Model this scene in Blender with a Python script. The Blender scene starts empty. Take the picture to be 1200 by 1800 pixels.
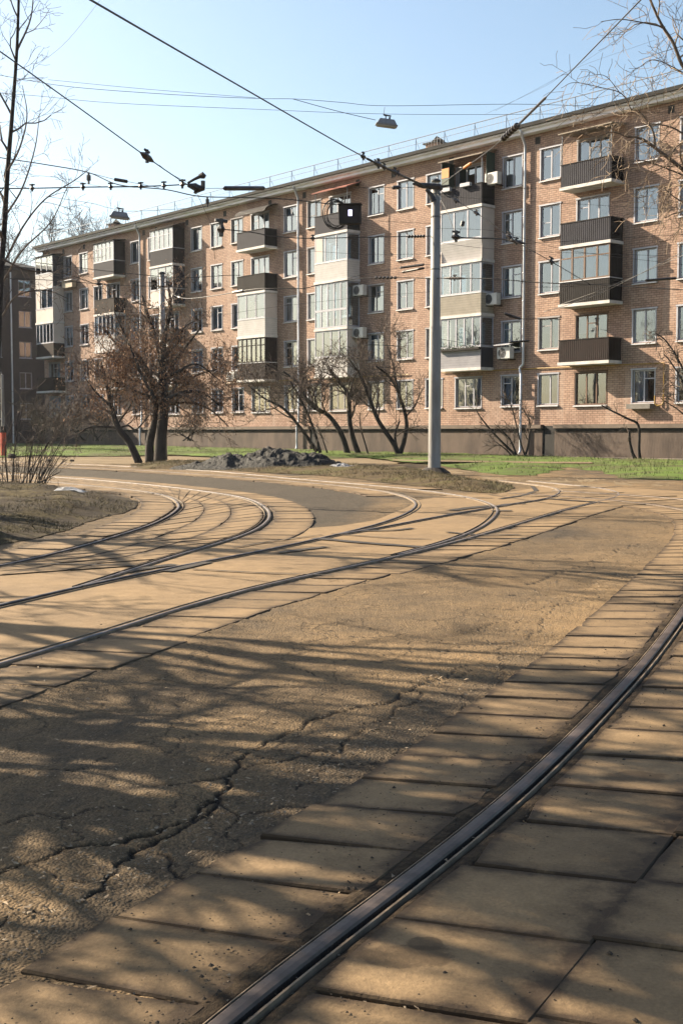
import bpy, bmesh, math, random
import numpy as np
from mathutils import Vector, Matrix

random.seed(7)
S = bpy.context.scene
C = S.collection
R = math.radians

# ------------------------------------------------------------------ camera geometry
F, EYE, PITCH, SLOPE = 2100.0, 1.7, math.atan(139/2100.0), 0.0085
cp, sp = math.cos(PITCH), math.sin(PITCH)

def ray(x, y):
    dx, dy = (x-600)/F, (900-y)/F
    return dx, cp+dy*sp, -sp+dy*cp

def gz(y):
    return SLOPE*min(max(y, -60.0), 82.0)

def G(x, y):                      # point of the photograph -> place on the ground (X, Y)
    a, b, c = ray(x, y)
    t = EYE/(SLOPE*b-c)
    return (a*t, b*t)

def P(x, y, Y):                   # point of the photograph at distance Y
    a, b, c = ray(x, y)
    t = Y/b
    return Vector((a*t, Y, EYE+c*t))

# ------------------------------------------------------------------ materials
def new_mat(name):
    m = bpy.data.materials.new(name)
    m.use_nodes = True
    nt = m.node_tree
    return m, nt, nt.nodes['Principled BSDF']

def N(nt, typ, **kw):
    n = nt.nodes.new(typ)
    for k, v in kw.items():
        if k in n.inputs.keys():
            n.inputs[k].default_value = v
        else:
            setattr(n, k, v)
    return n

def L(nt, a, b):
    nt.links.new(a, b)

def ramp(nt, src, stops):
    r = nt.nodes.new('ShaderNodeValToRGB')
    el = r.color_ramp.elements
    el[0].position, el[0].color = stops[0][0], (*stops[0][1], 1)
    el[1].position, el[1].color = stops[-1][0], (*stops[-1][1], 1)
    for p, c in stops[1:-1]:
        e = el.new(p); e.color = (*c, 1)
    L(nt, src, r.inputs[0])
    return r

def mix(nt, fac, a, b, blend='MIX'):
    m = nt.nodes.new('ShaderNodeMix'); m.data_type = 'RGBA'; m.blend_type = blend
    if isinstance(fac, (int, float)): m.inputs[0].default_value = fac
    else: L(nt, fac, m.inputs[0])
    for i, v in ((6, a), (7, b)):
        if isinstance(v, tuple): m.inputs[i].default_value = (*v, 1)
        else: L(nt, v, m.inputs[i])
    return m.outputs[2]

def mathn(nt, op, a, b=None):
    m = nt.nodes.new('ShaderNodeMath'); m.operation = op
    for i, v in ((0, a), (1, b)):
        if v is None: continue
        if isinstance(v, (int, float)): m.inputs[i].default_value = v
        else: L(nt, v, m.inputs[i])
    return m.outputs[0]

def noise(nt, vec, scale, detail=5, rough=0.55, dist=0.0):
    n = N(nt, 'ShaderNodeTexNoise', Scale=scale, Detail=detail, Roughness=rough, Distortion=dist)
    if vec is not None: L(nt, vec, n.inputs['Vector'])
    return n.outputs[0]

def coords(nt, scale=(1, 1, 1), kind='Object'):
    t = nt.nodes.new('ShaderNodeTexCoord')
    mp = nt.nodes.new('ShaderNodeMapping')
    mp.inputs['Scale'].default_value = scale
    L(nt, t.outputs[kind], mp.inputs[0])
    return mp.outputs[0]

def bump(nt, bsdf, h, strength=0.5, dist=0.01, prev=None):
    b = nt.nodes.new('ShaderNodeBump')
    b.inputs['Strength'].default_value = strength
    b.inputs['Distance'].default_value = dist
    L(nt, h, b.inputs['Height'])
    if prev is not None: L(nt, prev, b.inputs['Normal'])
    L(nt, b.outputs[0], bsdf.inputs['Normal'])
    return b.outputs[0]

MATS = {}
ALB = 0.54
HAZE = 0.00015
def pm(name, c1, c2=None, scale=3.0, rough=0.7, metal=0.0, bmp=0.15, bscale=30.0, bdist=0.004, stretch=(1, 1, 1), spec=0.4):
    """plain weathered surface: two colours mixed by noise, fine bump"""
    if name in MATS: return MATS[name]
    m, nt, b = new_mat(name)
    v = coords(nt, stretch)
    if c2 is None: c2 = tuple(x*0.72 for x in c1)
    c1, c2 = tuple(x*ALB for x in c1), tuple(x*ALB for x in c2)
    n = noise(nt, v, scale, 6, 0.62)
    r = ramp(nt, n, [(0.35, c2), (0.62, c1)])
    L(nt, r.outputs[0], b.inputs['Base Color'])
    b.inputs['Roughness'].default_value = rough
    b.inputs['Metallic'].default_value = metal
    b.inputs['Specular IOR Level'].default_value = spec
    if bmp: bump(nt, b, noise(nt, v, bscale, 3), bmp, bdist)
    MATS[name] = m
    return m

def corrugated(name, c1, c2, period, axis, depth=0.02, rough=0.5):
    m, nt, b = new_mat(name)
    t = nt.nodes.new('ShaderNodeTexCoord')
    sx = nt.nodes.new('ShaderNodeSeparateXYZ'); L(nt, t.outputs['Object'], sx.inputs[0])
    if axis == 'Z': co = sx.outputs[2]
    else: co = mathn(nt, 'ADD', sx.outputs[0], sx.outputs[1])
    s = mathn(nt, 'FRACT', mathn(nt, 'MULTIPLY', co, 1.0/period))
    if axis == 'Z': h = s
    else: h = mathn(nt, 'ABSOLUTE', mathn(nt, 'SUBTRACT', s, 0.5))
    groove = ramp(nt, s, [(0.0, (0.45,)*3), (0.09, (1, 1, 1)), (0.93, (1, 1, 1)), (1.0, (0.6,)*3)])
    n = noise(nt, t.outputs['Object'], 2.3, 5)
    c1, c2 = tuple(x*ALB for x in c1), tuple(x*ALB for x in c2)
    base = ramp(nt, n, [(0.35, c2), (0.65, c1)])
    col = mix(nt, 1.0, base.outputs[0], groove.outputs[0], 'MULTIPLY')
    L(nt, col, b.inputs['Base Color'])
    b.inputs['Roughness'].default_value = 0.75
    b.inputs['Specular IOR Level'].default_value = 0.12
    bump(nt, b, h, 0.8, depth)
    return m

def m_asphalt():
    m, nt, b = new_mat('asphalt')
    v = coords(nt)
    vs = coords(nt, (1, 0.6, 1))
    big = noise(nt, vs, 0.55, 6, 0.62, 0.6)
    mid = noise(nt, v, 3.2, 8, 0.7)
    fine = noise(nt, v, 55, 4, 0.7)
    att = N(nt, 'ShaderNodeVertexColor', layer_name='wear')
    sep = nt.nodes.new('ShaderNodeSeparateColor'); L(nt, att.outputs[0], sep.inputs[0])
    f = mathn(nt, 'ADD', mathn(nt, 'MULTIPLY', big, 0.72), mathn(nt, 'MULTIPLY', mid, 0.42))
    f = mathn(nt, 'ADD', f, mathn(nt, 'MULTIPLY', sep.outputs[1], 0.35))
    dust = ramp(nt, f, [(0.38, (0.076, 0.066, 0.057)), (0.55, (0.160, 0.124, 0.084)), (0.76, (0.29, 0.215, 0.132))])
    vor = N(nt, 'ShaderNodeTexVoronoi', Scale=75.0); L(nt, v, vor.inputs['Vector'])
    spk = ramp(nt, vor.outputs['Color'], [(0.05, (0.62, 0.6, 0.58)), (0.5, (1.0, 1.0, 1.0)), (0.95, (1.38, 1.36, 1.32))])
    dcol = mix(nt, sep.outputs[2], dust.outputs[0], mix(nt, mid, (0.050, 0.046, 0.042), (0.094, 0.084, 0.072)))
    col = mix(nt, 0.75, dcol, spk.outputs[0], 'MULTIPLY')
    fr = ramp(nt, fine, [(0.3, (0.72,)*3), (0.7, (1.22,)*3)])
    vb = N(nt, 'ShaderNodeTexVoronoi', Scale=26.0); L(nt, v, vb.inputs['Vector'])
    peb = ramp(nt, vb.outputs['Distance'], [(0.16, (.75,)*3), (0.24, (0, 0, 0))])
    sb = nt.nodes.new('ShaderNodeSeparateColor'); L(nt, vb.outputs['Color'], sb.inputs[0])
    pgate = ramp(nt, sb.outputs[0], [(0.66, (0, 0, 0)), (0.74, (1, 1, 1))])
    pm_ = mix(nt, 1.0, peb.outputs[0], pgate.outputs[0], 'MULTIPLY')
    col = mix(nt, pm_, col, (0.27, 0.225, 0.165))
    col = mix(nt, 0.8, col, fr.outputs[0], 'MULTIPLY')
    # hairline cracks
    wv = nt.nodes.new('ShaderNodeVectorMath'); wv.operation = 'ADD'
    nn = N(nt, 'ShaderNodeTexNoise', Scale=2.2, Detail=6.0, Roughness=0.65); L(nt, v, nn.inputs['Vector'])
    sc = nt.nodes.new('ShaderNodeVectorMath'); sc.operation = 'SCALE'; sc.inputs['Scale'].default_value = 0.55
    L(nt, nn.outputs['Color'], sc.inputs[0]); L(nt, v, wv.inputs[0]); L(nt, sc.outputs[0], wv.inputs[1])
    v2 = N(nt, 'ShaderNodeTexVoronoi', Scale=1.5, feature='DISTANCE_TO_EDGE'); L(nt, wv.outputs[0], v2.inputs['Vector'])
    hair = ramp(nt, v2.outputs['Distance'], [(0.0, (0.75,)*3), (0.016, (0, 0, 0))])
    gate = ramp(nt, noise(nt, v, 0.8, 3), [(0.42, (0, 0, 0)), (0.5, (1, 1, 1))])
    hg = mix(nt, 1.0, hair.outputs[0], gate.outputs[0], 'MULTIPLY')
    col = mix(nt, hg, col, (0.028, 0.022, 0.018))
    col = mix(nt, sep.outputs[0], col, (0.018, 0.014, 0.011))
    col = mix(nt, 1.0, col, (ALB*1.24, ALB*1.12, ALB*.95), 'MULTIPLY')
    L(nt, col, b.inputs['Base Color'])
    b.inputs['Roughness'].default_value = 0.92
    b.inputs['Specular IOR Level'].default_value = 0.2
    h = mathn(nt, 'ADD', mathn(nt, 'MULTIPLY', vor.outputs['Distance'], -1.0), mathn(nt, 'MULTIPLY', fine, 0.9))
    h = mathn(nt, 'SUBTRACT', h, mathn(nt, 'MULTIPLY', hg, 1.5))
    p = bump(nt, b, mid, 0.28, 0.018)
    bump(nt, b, h, 0.85, 0.009, p)
    return m

STAINS = [(*G(705, 1708), .155, .085), (*G(745, 1684), .06, .05), (*G(1110, 1382), .17, .10)]
def m_slab():
    m, nt, b = new_mat('paving_concrete')
    v = coords(nt)
    att = N(nt, 'ShaderNodeVertexColor', layer_name='slab')
    sep = nt.nodes.new('ShaderNodeSeparateColor'); L(nt, att.outputs[0], sep.inputs[0])
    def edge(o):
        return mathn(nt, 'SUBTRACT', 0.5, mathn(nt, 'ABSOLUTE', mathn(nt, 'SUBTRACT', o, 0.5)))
    eu = mathn(nt, 'MINIMUM', mathn(nt, 'MULTIPLY', sep.outputs[0], 0.45), mathn(nt, 'SUBTRACT', 1.0, sep.outputs[0]))  # edge darkening reaches farther in from one side of each slab
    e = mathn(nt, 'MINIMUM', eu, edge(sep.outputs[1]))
    mid = noise(nt, v, 5.0, 8, 0.68)
    fine = noise(nt, v, 70, 5, 0.7)
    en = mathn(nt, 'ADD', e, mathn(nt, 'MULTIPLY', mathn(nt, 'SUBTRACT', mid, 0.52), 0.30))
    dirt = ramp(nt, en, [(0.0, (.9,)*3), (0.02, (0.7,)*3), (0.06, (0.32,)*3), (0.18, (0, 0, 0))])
    f = mathn(nt, 'ADD', mid, mathn(nt, 'MULTIPLY', mathn(nt, 'SUBTRACT', sep.outputs[2], 0.5), 0.34))
    c = ramp(nt, f, [(0.26, (0.25, 0.188, 0.113)), (0.5, (0.325, 0.245, 0.148)), (0.74, (0.40, 0.303, 0.185))])
    fr = ramp(nt, fine, [(0.3, (0.74,)*3), (0.7, (1.2,)*3)])
    col = mix(nt, 0.85, c.outputs[0], fr.outputs[0], 'MULTIPLY')
    # small dark pits and droppings
    vor = N(nt, 'ShaderNodeTexVoronoi', Scale=14.0, Randomness=1.0); L(nt, v, vor.inputs['Vector'])
    pit = ramp(nt, vor.outputs['Distance'], [(0.05, (1, 1, 1)), (0.11, (0, 0, 0))])
    gate = ramp(nt, noise(nt, v, 3.1, 2), [(0.53, (0, 0, 0)), (0.6, (0.85,)*3)])
    pg = mix(nt, 1.0, pit.outputs[0], gate.outputs[0], 'MULTIPLY')
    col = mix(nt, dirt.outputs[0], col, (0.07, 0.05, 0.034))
    col = mix(nt, pg, col, (0.04, 0.03, 0.022))
    big = ramp(nt, noise(nt, v, 0.7, 4), [(0.35, (0.8, 0.8, 0.82)), (0.65, (1.06, 1.05, 1.02))])
    col = mix(nt, 0.8, col, big.outputs[0], 'MULTIPLY')
    # damp stains left on two slabs
    sxy = nt.nodes.new('ShaderNodeSeparateXYZ'); L(nt, v, sxy.inputs[0])
    wob = mathn(nt, 'MULTIPLY', mathn(nt, 'SUBTRACT', noise(nt, v, 7.0, 5, .65), .5), 1.5)
    for x_, y_, ax_, ay_ in STAINS:
        q1 = mathn(nt, 'MULTIPLY', mathn(nt, 'SUBTRACT', sxy.outputs[0], x_), 1/ax_)
        q2 = mathn(nt, 'MULTIPLY', mathn(nt, 'SUBTRACT', sxy.outputs[1], y_), 1/ay_)
        rr = mathn(nt, 'ADD', mathn(nt, 'SQRT', mathn(nt, 'ADD', mathn(nt, 'MULTIPLY', q1, q1), mathn(nt, 'MULTIPLY', q2, q2))), wob)
        sm = ramp(nt, rr, [(0.80, (0.62,)*3), (1.0, (0, 0, 0))])
        col = mix(nt, sm.outputs[0], col, (0.075, 0.052, 0.030))
    col = mix(nt, 1.0, col, (ALB*1.04, ALB*.935, ALB*.83), 'MULTIPLY')
    L(nt, col, b.inputs['Base Color'])
    b.inputs['Roughness'].default_value = 0.88
    b.inputs['Specular IOR Level'].default_value = 0.25
    h = mathn(nt, 'SUBTRACT', mathn(nt, 'ADD', mathn(nt, 'MULTIPLY', mid, 1.2), mathn(nt, 'MULTIPLY', fine, 0.35)), pg)
    bump(nt, b, h, 0.6, 0.012)
    return m

def m_brick():
    m, nt, b = new_mat('facing_brick')
    t = nt.nodes.new('ShaderNodeTexCoord')
    sx = nt.nodes.new('ShaderNodeSeparateXYZ'); L(nt, t.outputs['Object'], sx.inputs[0])
    cb = nt.nodes.new('ShaderNodeCombineXYZ')
    L(nt, mathn(nt, 'ADD', sx.outputs[0], sx.outputs[1]), cb.inputs[0]); L(nt, sx.outputs[2], cb.inputs[1])
    br = nt.nodes.new('ShaderNodeTexBrick')
    L(nt, cb.outputs[0], br.inputs['Vector'])
    br.inputs['Scale'].default_value = 1.0
    br.inputs['Brick Width'].default_value = 0.27
    br.inputs['Row Height'].default_value = 0.1
    br.inputs['Mortar Size'].default_value = 0.0105
    br.inputs['Mortar Smooth'].default_value = 0.25
    br.inputs['Bias'].default_value = -0.1
    br.inputs['Color1'].default_value = (0.53, 0.37, 0.285, 1)
    br.inputs['Color2'].default_value = (0.41, 0.268, 0.20, 1)
    br.inputs['Mortar'].default_value = (0.16, 0.115, 0.095, 1)
    n = noise(nt, t.outputs['Object'], 0.55, 6, 0.65)
    big = ramp(nt, n, [(0.3, (0.74, 0.71, 0.70)), (0.5, (1, 1, 1)), (0.72, (1.2, 1.19, 1.14))])
    col = mix(nt, 0.9, br.outputs['Color'], big.outputs[0], 'MULTIPLY')
    vs = coords(nt, (1.6, 1.6, 0.16))
    st = ramp(nt, noise(nt, vs, 1.0, 5, 0.7), [(0.52, (0, 0, 0)), (0.72, (0.5,)*3)])
    col = mix(nt, st.outputs[0], col, (0.60, 0.49, 0.41))
    mid = ramp(nt, noise(nt, t.outputs['Object'], 5.0, 4, 0.7), [(0.3, (0.76,)*3), (0.7, (1.2,)*3)])
    col = mix(nt, 0.8, col, mid.outputs[0], 'MULTIPLY')
    col = mix(nt, 1.0, col, (ALB*1.13, ALB*1.09, ALB*1.09), 'MULTIPLY')
    L(nt, col, b.inputs['Base Color'])
    b.inputs['Roughness'].default_value = 0.85
    b.inputs['Specular IOR Level'].default_value = 0.25
    bump(nt, b, br.outputs['Fac'], -0.5, 0.012)
    return m

def m_glass():
    m, nt, b = new_mat('window_glass')
    nt.nodes.remove(b)
    out = nt.nodes['Material Output']
    tr = N(nt, 'ShaderNodeBsdfTransparent'); tr.inputs[0].default_value = (0.56, 0.70, 0.80, 1)
    gl = N(nt, 'ShaderNodeBsdfGlossy', Roughness=0.02); gl.inputs[0].default_value = (0.86, 0.93, 1, 1)
    fr = N(nt, 'ShaderNodeFresnel', IOR=2.2)
    v = coords(nt)
    bp = nt.nodes.new('ShaderNodeBump'); bp.inputs['Strength'].default_value = 0.05; bp.inputs['Distance'].default_value = 0.02
    L(nt, noise(nt, v, 1.7, 2), bp.inputs['Height']); L(nt, bp.outputs[0], gl.inputs['Normal'])
    ms = nt.nodes.new('ShaderNodeMixShader')
    L(nt, mathn(nt, 'ADD', fr.outputs[0], 0.05), ms.inputs[0]); L(nt, tr.outputs[0], ms.inputs[1]); L(nt, gl.outputs[0], ms.inputs[2])
    L(nt, ms.outputs[0], out.inputs[0])
    return m

def m_ground(name, stops, scale, fine_scale=30.0, bdist=0.05):
    m, nt, b = new_mat(name)
    v = coords(nt)
    n = mathn(nt, 'ADD', mathn(nt, 'MULTIPLY', noise(nt, v, scale, 8, 0.68, 0.4), 0.75), mathn(nt, 'MULTIPLY', noise(nt, v, fine_scale, 4, 0.7), 0.25))
    r = ramp(nt, n, [(p_, tuple(x*ALB for x in c_)) for p_, c_ in stops])
    L(nt, r.outputs[0], b.inputs['Base Color'])
    b.inputs['Roughness'].default_value = 0.95
    b.inputs['Specular IOR Level'].default_value = 0.15
    p = bump(nt, b, noise(nt, v, scale*3, 6, 0.7), 0.7, bdist)
    bump(nt, b, noise(nt, v, fine_scale*1.5, 4, 0.7), 0.6, bdist*0.3, p)
    return m

M_ASPH, M_SLAB, M_BRICK, M_GLASS = m_asphalt(), m_slab(), m_brick(), m_glass()
M_DIRT = m_ground('bare_dirt', [(0.32, (0.10, 0.072, 0.046)), (0.5, (0.20, 0.145, 0.085)), (0.66, (0.30, 0.22, 0.13))], 0.6)
M_PATH = m_ground('sandy_path', [(0.3, (0.20, 0.15, 0.095)), (0.6, (0.33, 0.25, 0.155))], 0.9)
M_GRASSG = m_ground('grass_turf', [(0.36, (0.13, 0.10, 0.055)), (0.45, (0.11, 0.125, 0.045)), (0.53, (0.135, 0.21, 0.04)), (0.70, (0.20, 0.28, 0.06))], 0.45, 14.0, 0.08)
M_DRYG = m_ground('dry_turf', [(0.36, (0.026, 0.019, 0.013)), (0.50, (0.055, 0.039, 0.023)), (0.59, (0.11, 0.085, 0.036)), (0.70, (0.17, 0.122, 0.06))], 1.1, 16.0, 0.08)
M_BANK = m_ground('bank_turf', [(0.34, (0.05, 0.035, 0.02)), (0.5, (0.12, 0.085, 0.042)), (0.62, (0.12, 0.115, 0.04)), (0.72, (0.2, 0.15, 0.085))], 0.8, 16.0, 0.06)
M_STEEL = pm('rail_steel', (0.20, 0.155, 0.135), (0.085, 0.062, 0.050), 5.0, 0.55, 0.40, 0.25, 60, 0.003)
M_STEELW = pm('worn_rail_steel', (0.31, 0.28, 0.28), (0.15, 0.125, 0.12), 4.0, 0.62, 0.25, 0.2, 60, 0.003, spec=.2)
M_RUST = pm('rail_groove', (0.05, 0.036, 0.028), (0.022, 0.017, 0.015), 8.0, 0.85, 0.0, 0.5, 60, 0.01)
M_LIP = pm('rail_lip', (0.34, 0.26, 0.18), (0.18, 0.13, 0.085), 9.0, 0.75, 0.0, 0.3, 60, 0.004)
M_POLE = pm('pole_paint', (0.40, 0.40, 0.40), (0.26, 0.245, 0.23), 3.2, 0.62, 0.0, 0.4, 14, 0.012, (1, 1, 0.16))
M_WIRE = pm('wire_dark', (0.035, 0.035, 0.04), (0.02, 0.02, 0.024), 5, 0.5, 0.3, 0)
M_WIREL = pm('wire_grey', (0.30, 0.29, 0.28), (0.2, 0.19, 0.18), 5, 0.5, 0.3, 0)
M_INS = pm('insulator', (0.05, 0.04, 0.04), (0.025, 0.02, 0.02), 5, 0.4, 0, 0)
M_CERAM = pm('ceramic', (0.42, 0.33, 0.25), (0.18, 0.13, 0.09), 9, 0.4, 0, 0)
M_ORANGE = pm('orange_plastic', (0.65, 0.22, 0.03), (0.5, 0.16, 0.02), 3, 0.5, 0, 0)
M_LAMP = pm('lamp_grey', (0.38, 0.38, 0.40), (0.3, 0.3, 0.31), 6, 0.45, 0.2, 0)
M_LAMPG = pm('lamp_lens', (0.55, 0.55, 0.5), (0.45, 0.45, 0.4), 6, 0.2, 0, 0)
M_PLINTH = pm('plinth_stucco', (0.17, 0.125, 0.10), (0.085, 0.062, 0.052), 1.1, 0.9, 0, 0.5, 9, 0.03, (1, 1, 0.4))
M_LEDGE = pm('plinth_ledge', (0.24, 0.185, 0.15), (0.17, 0.13, 0.105), 1.2, 0.85, 0, 0.3, 12, 0.01)
M_BLACK = pm('dark_recess', (0.018, 0.016, 0.016), (0.01, 0.01, 0.01), 2, 0.8, 0, 0)
M_INT = pm('room_dark', (0.07, 0.065, 0.06), (0.04, 0.038, 0.036), 0.4, 0.9, 0, 0)
M_EAVE = pm('eave_plaster', (1.25, 1.24, 1.32), (1.0, 0.99, 1.05), 0.9, 0.8, 0, 0.2, 10, 0.01)
M_ROOF = pm('roof_metal', (0.05, 0.05, 0.052), (0.035, 0.035, 0.035), 1.2, 0.8, 0.0, 0, spec=.1)
M_ROOFL = pm('roof_flashing', (0.50, 0.47, 0.44), (0.36, 0.34, 0.32), 1.2, 0.5, 0.2, 0)
M_RAIL = pm('railing_metal', (0.42, 0.45, 0.5), (0.32, 0.34, 0.38), 3, 0.5, 0.2, 0)
M_PIPE = pm('galvanised_pipe', (0.85, 0.88, 0.95), (0.62, 0.65, 0.72), 1.5, 0.35, 0.45, 0.1, 8, 0.004)
M_WHITE = pm('white_frame', (0.60, 0.61, 0.70), (0.48, 0.49, 0.57), 2.5, 0.45, 0, 0.1, 20, 0.003)
M_REVEAL = pm('window_reveal', (0.50, 0.47, 0.48), (0.40, 0.37, 0.38), 2.0, 0.8, 0, 0.2, 20, 0.004)
M_SILL = pm('sill_metal', (0.85, 0.87, 0.93), (0.7, 0.7, 0.75), 2.0, 0.4, 0.2, 0)
M_BROWNF = pm('brown_frame', (0.20, 0.10, 0.055), (0.12, 0.06, 0.035), 3, 0.6, 0, 0)
M_DARKF = pm('dark_frame', (0.055, 0.05, 0.05), (0.035, 0.03, 0.03), 3, 0.8, 0, 0, spec=.12)
M_CURT = pm('curtain_white', (0.84, 0.97, 1.2), (0.66, 0.78, 1.0), 1.5, 0.8, 0, 0)
M_CURT2 = pm('curtain_cream', (0.46, 0.48, 0.54), (0.34, 0.36, 0.41), 1.5, 0.8, 0, 0)
M_CURT3 = pm('curtain_blue', (0.36, 0.46, 0.58), (0.26, 0.34, 0.44), 1.5, 0.8, 0, 0)
M_CSLAB = pm('balcony_concrete', (0.95, 0.92, 0.92), (0.72, 0.68, 0.66), 2.0, 0.8, 0, 0.3, 15, 0.01)
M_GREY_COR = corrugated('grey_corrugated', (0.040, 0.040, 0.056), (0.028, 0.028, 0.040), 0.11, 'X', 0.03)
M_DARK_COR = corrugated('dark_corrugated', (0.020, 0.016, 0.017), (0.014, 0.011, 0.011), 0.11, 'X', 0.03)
M_BROWN_COR = corrugated('brown_corrugated', (0.026, 0.013, 0.012), (0.018, 0.010, 0.009), 0.11, 'X', 0.03)
M_GREY_FLAT = pm('grey_sheet', (0.052, 0.052, 0.07), (0.040, 0.040, 0.054), 1.0, 0.75, 0, 0.1, 4, 0.02, spec=0.12)
M_WSIDING = corrugated('white_siding', (0.92, 0.88, 0.88), (0.80, 0.77, 0.77), 0.125, 'Z', 0.02)
M_BSIDING = corrugated('beige_siding', (0.56, 0.51, 0.44), (0.47, 0.43, 0.37), 0.125, 'Z', 0.02)
M_GSIDING = corrugated('grey_siding', (0.58, 0.57, 0.62), (0.48, 0.47, 0.52), 0.125, 'Z', 0.02)
M_PINK = pm('pale_plaster', (0.86, 0.76, 0.71), (0.74, 0.65, 0.61), 1.5, 0.8, 0, 0.1, 12, 0.005)
M_GREEN = pm('green_paint', (0.022, 0.065, 0.045), (0.016, 0.045, 0.03), 2, 0.6, 0, 0)
M_OPANEL = pm('orange_panel', (0.95, 0.33, 0.04), (0.8, 0.26, 0.03), 2, 0.6, 0, 0)
M_REDROOF = pm('red_canopy', (0.42, 0.17, 0.13), (0.3, 0.12, 0.1), 2, 0.8, 0, 0, spec=.15)
M_TANROOF = pm('tan_canopy', (0.34, 0.27, 0.20), (0.24, 0.19, 0.14), 2, 0.7, 0, 0)
M_YELLOW = pm('yellow_pipe', (0.55, 0.33, 0.06), (0.42, 0.25, 0.05), 2, 0.5, 0, 0)
M_AC = pm('ac_casing', (0.85, 0.85, 0.84), (0.7, 0.7, 0.69), 3, 0.5, 0, 0)
M_ACFAN = pm('ac_grille', (0.16, 0.17, 0.19), (0.1, 0.1, 0.11), 6, 0.5, 0, 0)
M_BARK = pm('bark_dark', (0.060, 0.047, 0.040), (0.030, 0.024, 0.021), 6, 0.92, 0, 0.8, 26, 0.03, (1, 1, 0.35))
M_TWIG = pm('twig_brown', (0.20, 0.145, 0.115), (0.12, 0.09, 0.072), 4, 0.9, 0, 0)
M_TWIGL = pm('twig_pale', (0.42, 0.31, 0.21), (0.24, 0.175, 0.12), 3, 0.85, 0, 0)
M_BARKL = pm('bark_pale', (0.20, 0.15, 0.11), (0.09, 0.066, 0.05), 5, 0.9, 0, 0.6, 22, 0.02, (1, 1, 0.4))
M_KEYS = pm('dry_seed_keys', (0.60, 0.34, 0.19), (0.33, 0.18, 0.10), 2.5, 0.85, 0, 0)
M_BLADE = pm('grass_blade', (0.19, 0.235, 0.06), (0.17, 0.155, 0.06), 0.8, 0.8, 0, 0)
M_DRYBL = pm('dry_blade', (0.19, 0.145, 0.06), (0.085, 0.075, 0.026), 1.6, 0.85, 0, 0)
M_RED = pm('red_paint', (0.85, 0.11, 0.045), (0.6, 0.08, 0.03), 5, 0.55, 0, 0.1, 20, 0.004)
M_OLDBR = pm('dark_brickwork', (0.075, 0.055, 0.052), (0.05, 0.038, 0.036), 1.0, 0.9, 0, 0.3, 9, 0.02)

# ------------------------------------------------------------------ mesh helpers
class MB:
    def __init__(s): s.v, s.f, s.m = [], [], []
    def quad(s, a, b, c, d, mi=0):
        i = len(s.v); s.v += [a, b, c, d]; s.f.append((i, i+1, i+2, i+3)); s.m.append(mi)
    def box(s, x0, x1, y0, y1, z0, z1, mi=0):
        i = len(s.v)
        s.v += [(x0, y0, z0), (x1, y0, z0), (x1, y1, z0), (x0, y1, z0), (x0, y0, z1), (x1, y0, z1), (x1, y1, z1), (x0, y1, z1)]
        for q in ((3, 2, 1, 0), (4, 5, 6, 7), (0, 1, 5, 4), (1, 2, 6, 5), (2, 3, 7, 6), (3, 0, 4, 7)):
            s.f.append(tuple(i+k for k in q)); s.m.append(mi)
    def tube(s, pts, rad, sides=6, mi=0, cap=True):
        n = len(pts)
        if n < 2: return
        base = len(s.v)
        prev = None
        for k in range(n):
            p = Vector(pts[k])
            if k == 0: d = Vector(pts[1])-p
            elif k == n-1: d = p-Vector(pts[k-1])
            else: d = Vector(pts[k+1])-Vector(pts[k-1])
            if d.length < 1e-9: d = Vector((0, 0, 1))
            d.normalize()
            if prev is None:
                a = d.cross(Vector((0, 0, 1)) if abs(d.z) < 0.9 else Vector((1, 0, 0)))
            else:
                a = prev-d*prev.dot(d)
                if a.length < 1e-6: a = d.orthogonal()
            a.normalize(); prev = a
            b = d.cross(a)
            r = rad[k] if hasattr(rad, '__len__') else rad
            for j in range(sides):
                t = 2*math.pi*j/sides
                q = p+a*(r*math.cos(t))+b*(r*math.sin(t))
                s.v.append((q.x, q.y, q.z))
        for k in range(n-1):
            for j in range(sides):
                j2 = (j+1) % sides
                s.f.append((base+k*sides+j, base+k*sides+j2, base+(k+1)*sides+j2, base+(k+1)*sides+j)); s.m.append(mi)
        if cap and sides > 2:
            s.f.append(tuple(base+j for j in reversed(range(sides)))); s.m.append(mi)
            s.f.append(tuple(base+(n-1)*sides+j for j in range(sides))); s.m.append(mi)
    def lathe(s, c, axis, prof, sides=12, mi=0):
        a = Vector(axis).normalized()
        pts = [Vector(c)+a*h for h, r in prof]
        s.tube(pts, [r for h, r in prof], sides, mi)
    def build(s, name, mats, parent=None, smooth=False, loc=None):
        me = bpy.data.meshes.new(name)
        me.from_pydata([tuple(v) for v in s.v], [], s.f)
        if not isinstance(mats, (list, tuple)): mats = [mats]
        for m in mats: me.materials.append(m)
        if len(mats) > 1: me.polygons.foreach_set('material_index', s.m)
        if smooth: me.polygons.foreach_set('use_smooth', [True]*len(me.polygons))
        me.update()
        o = bpy.data.objects.new(name, me); C.objects.link(o)
        if parent is not None: o.parent = parent
        if loc is not None: o.location = loc
        return o

def tag(o, label=None, cat=None, group=None, kind=None):
    if label: o['label'] = label
    if cat: o['category'] = cat
    if group: o['group'] = group
    if kind: o['kind'] = kind
    return o

def empty(name, loc=(0, 0, 0), rz=0.0):
    o = bpy.data.objects.new(name, None); C.objects.link(o)
    o.location = loc; o.rotation_euler = (0, 0, rz); o.empty_display_size = 0.3
    return o

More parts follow.
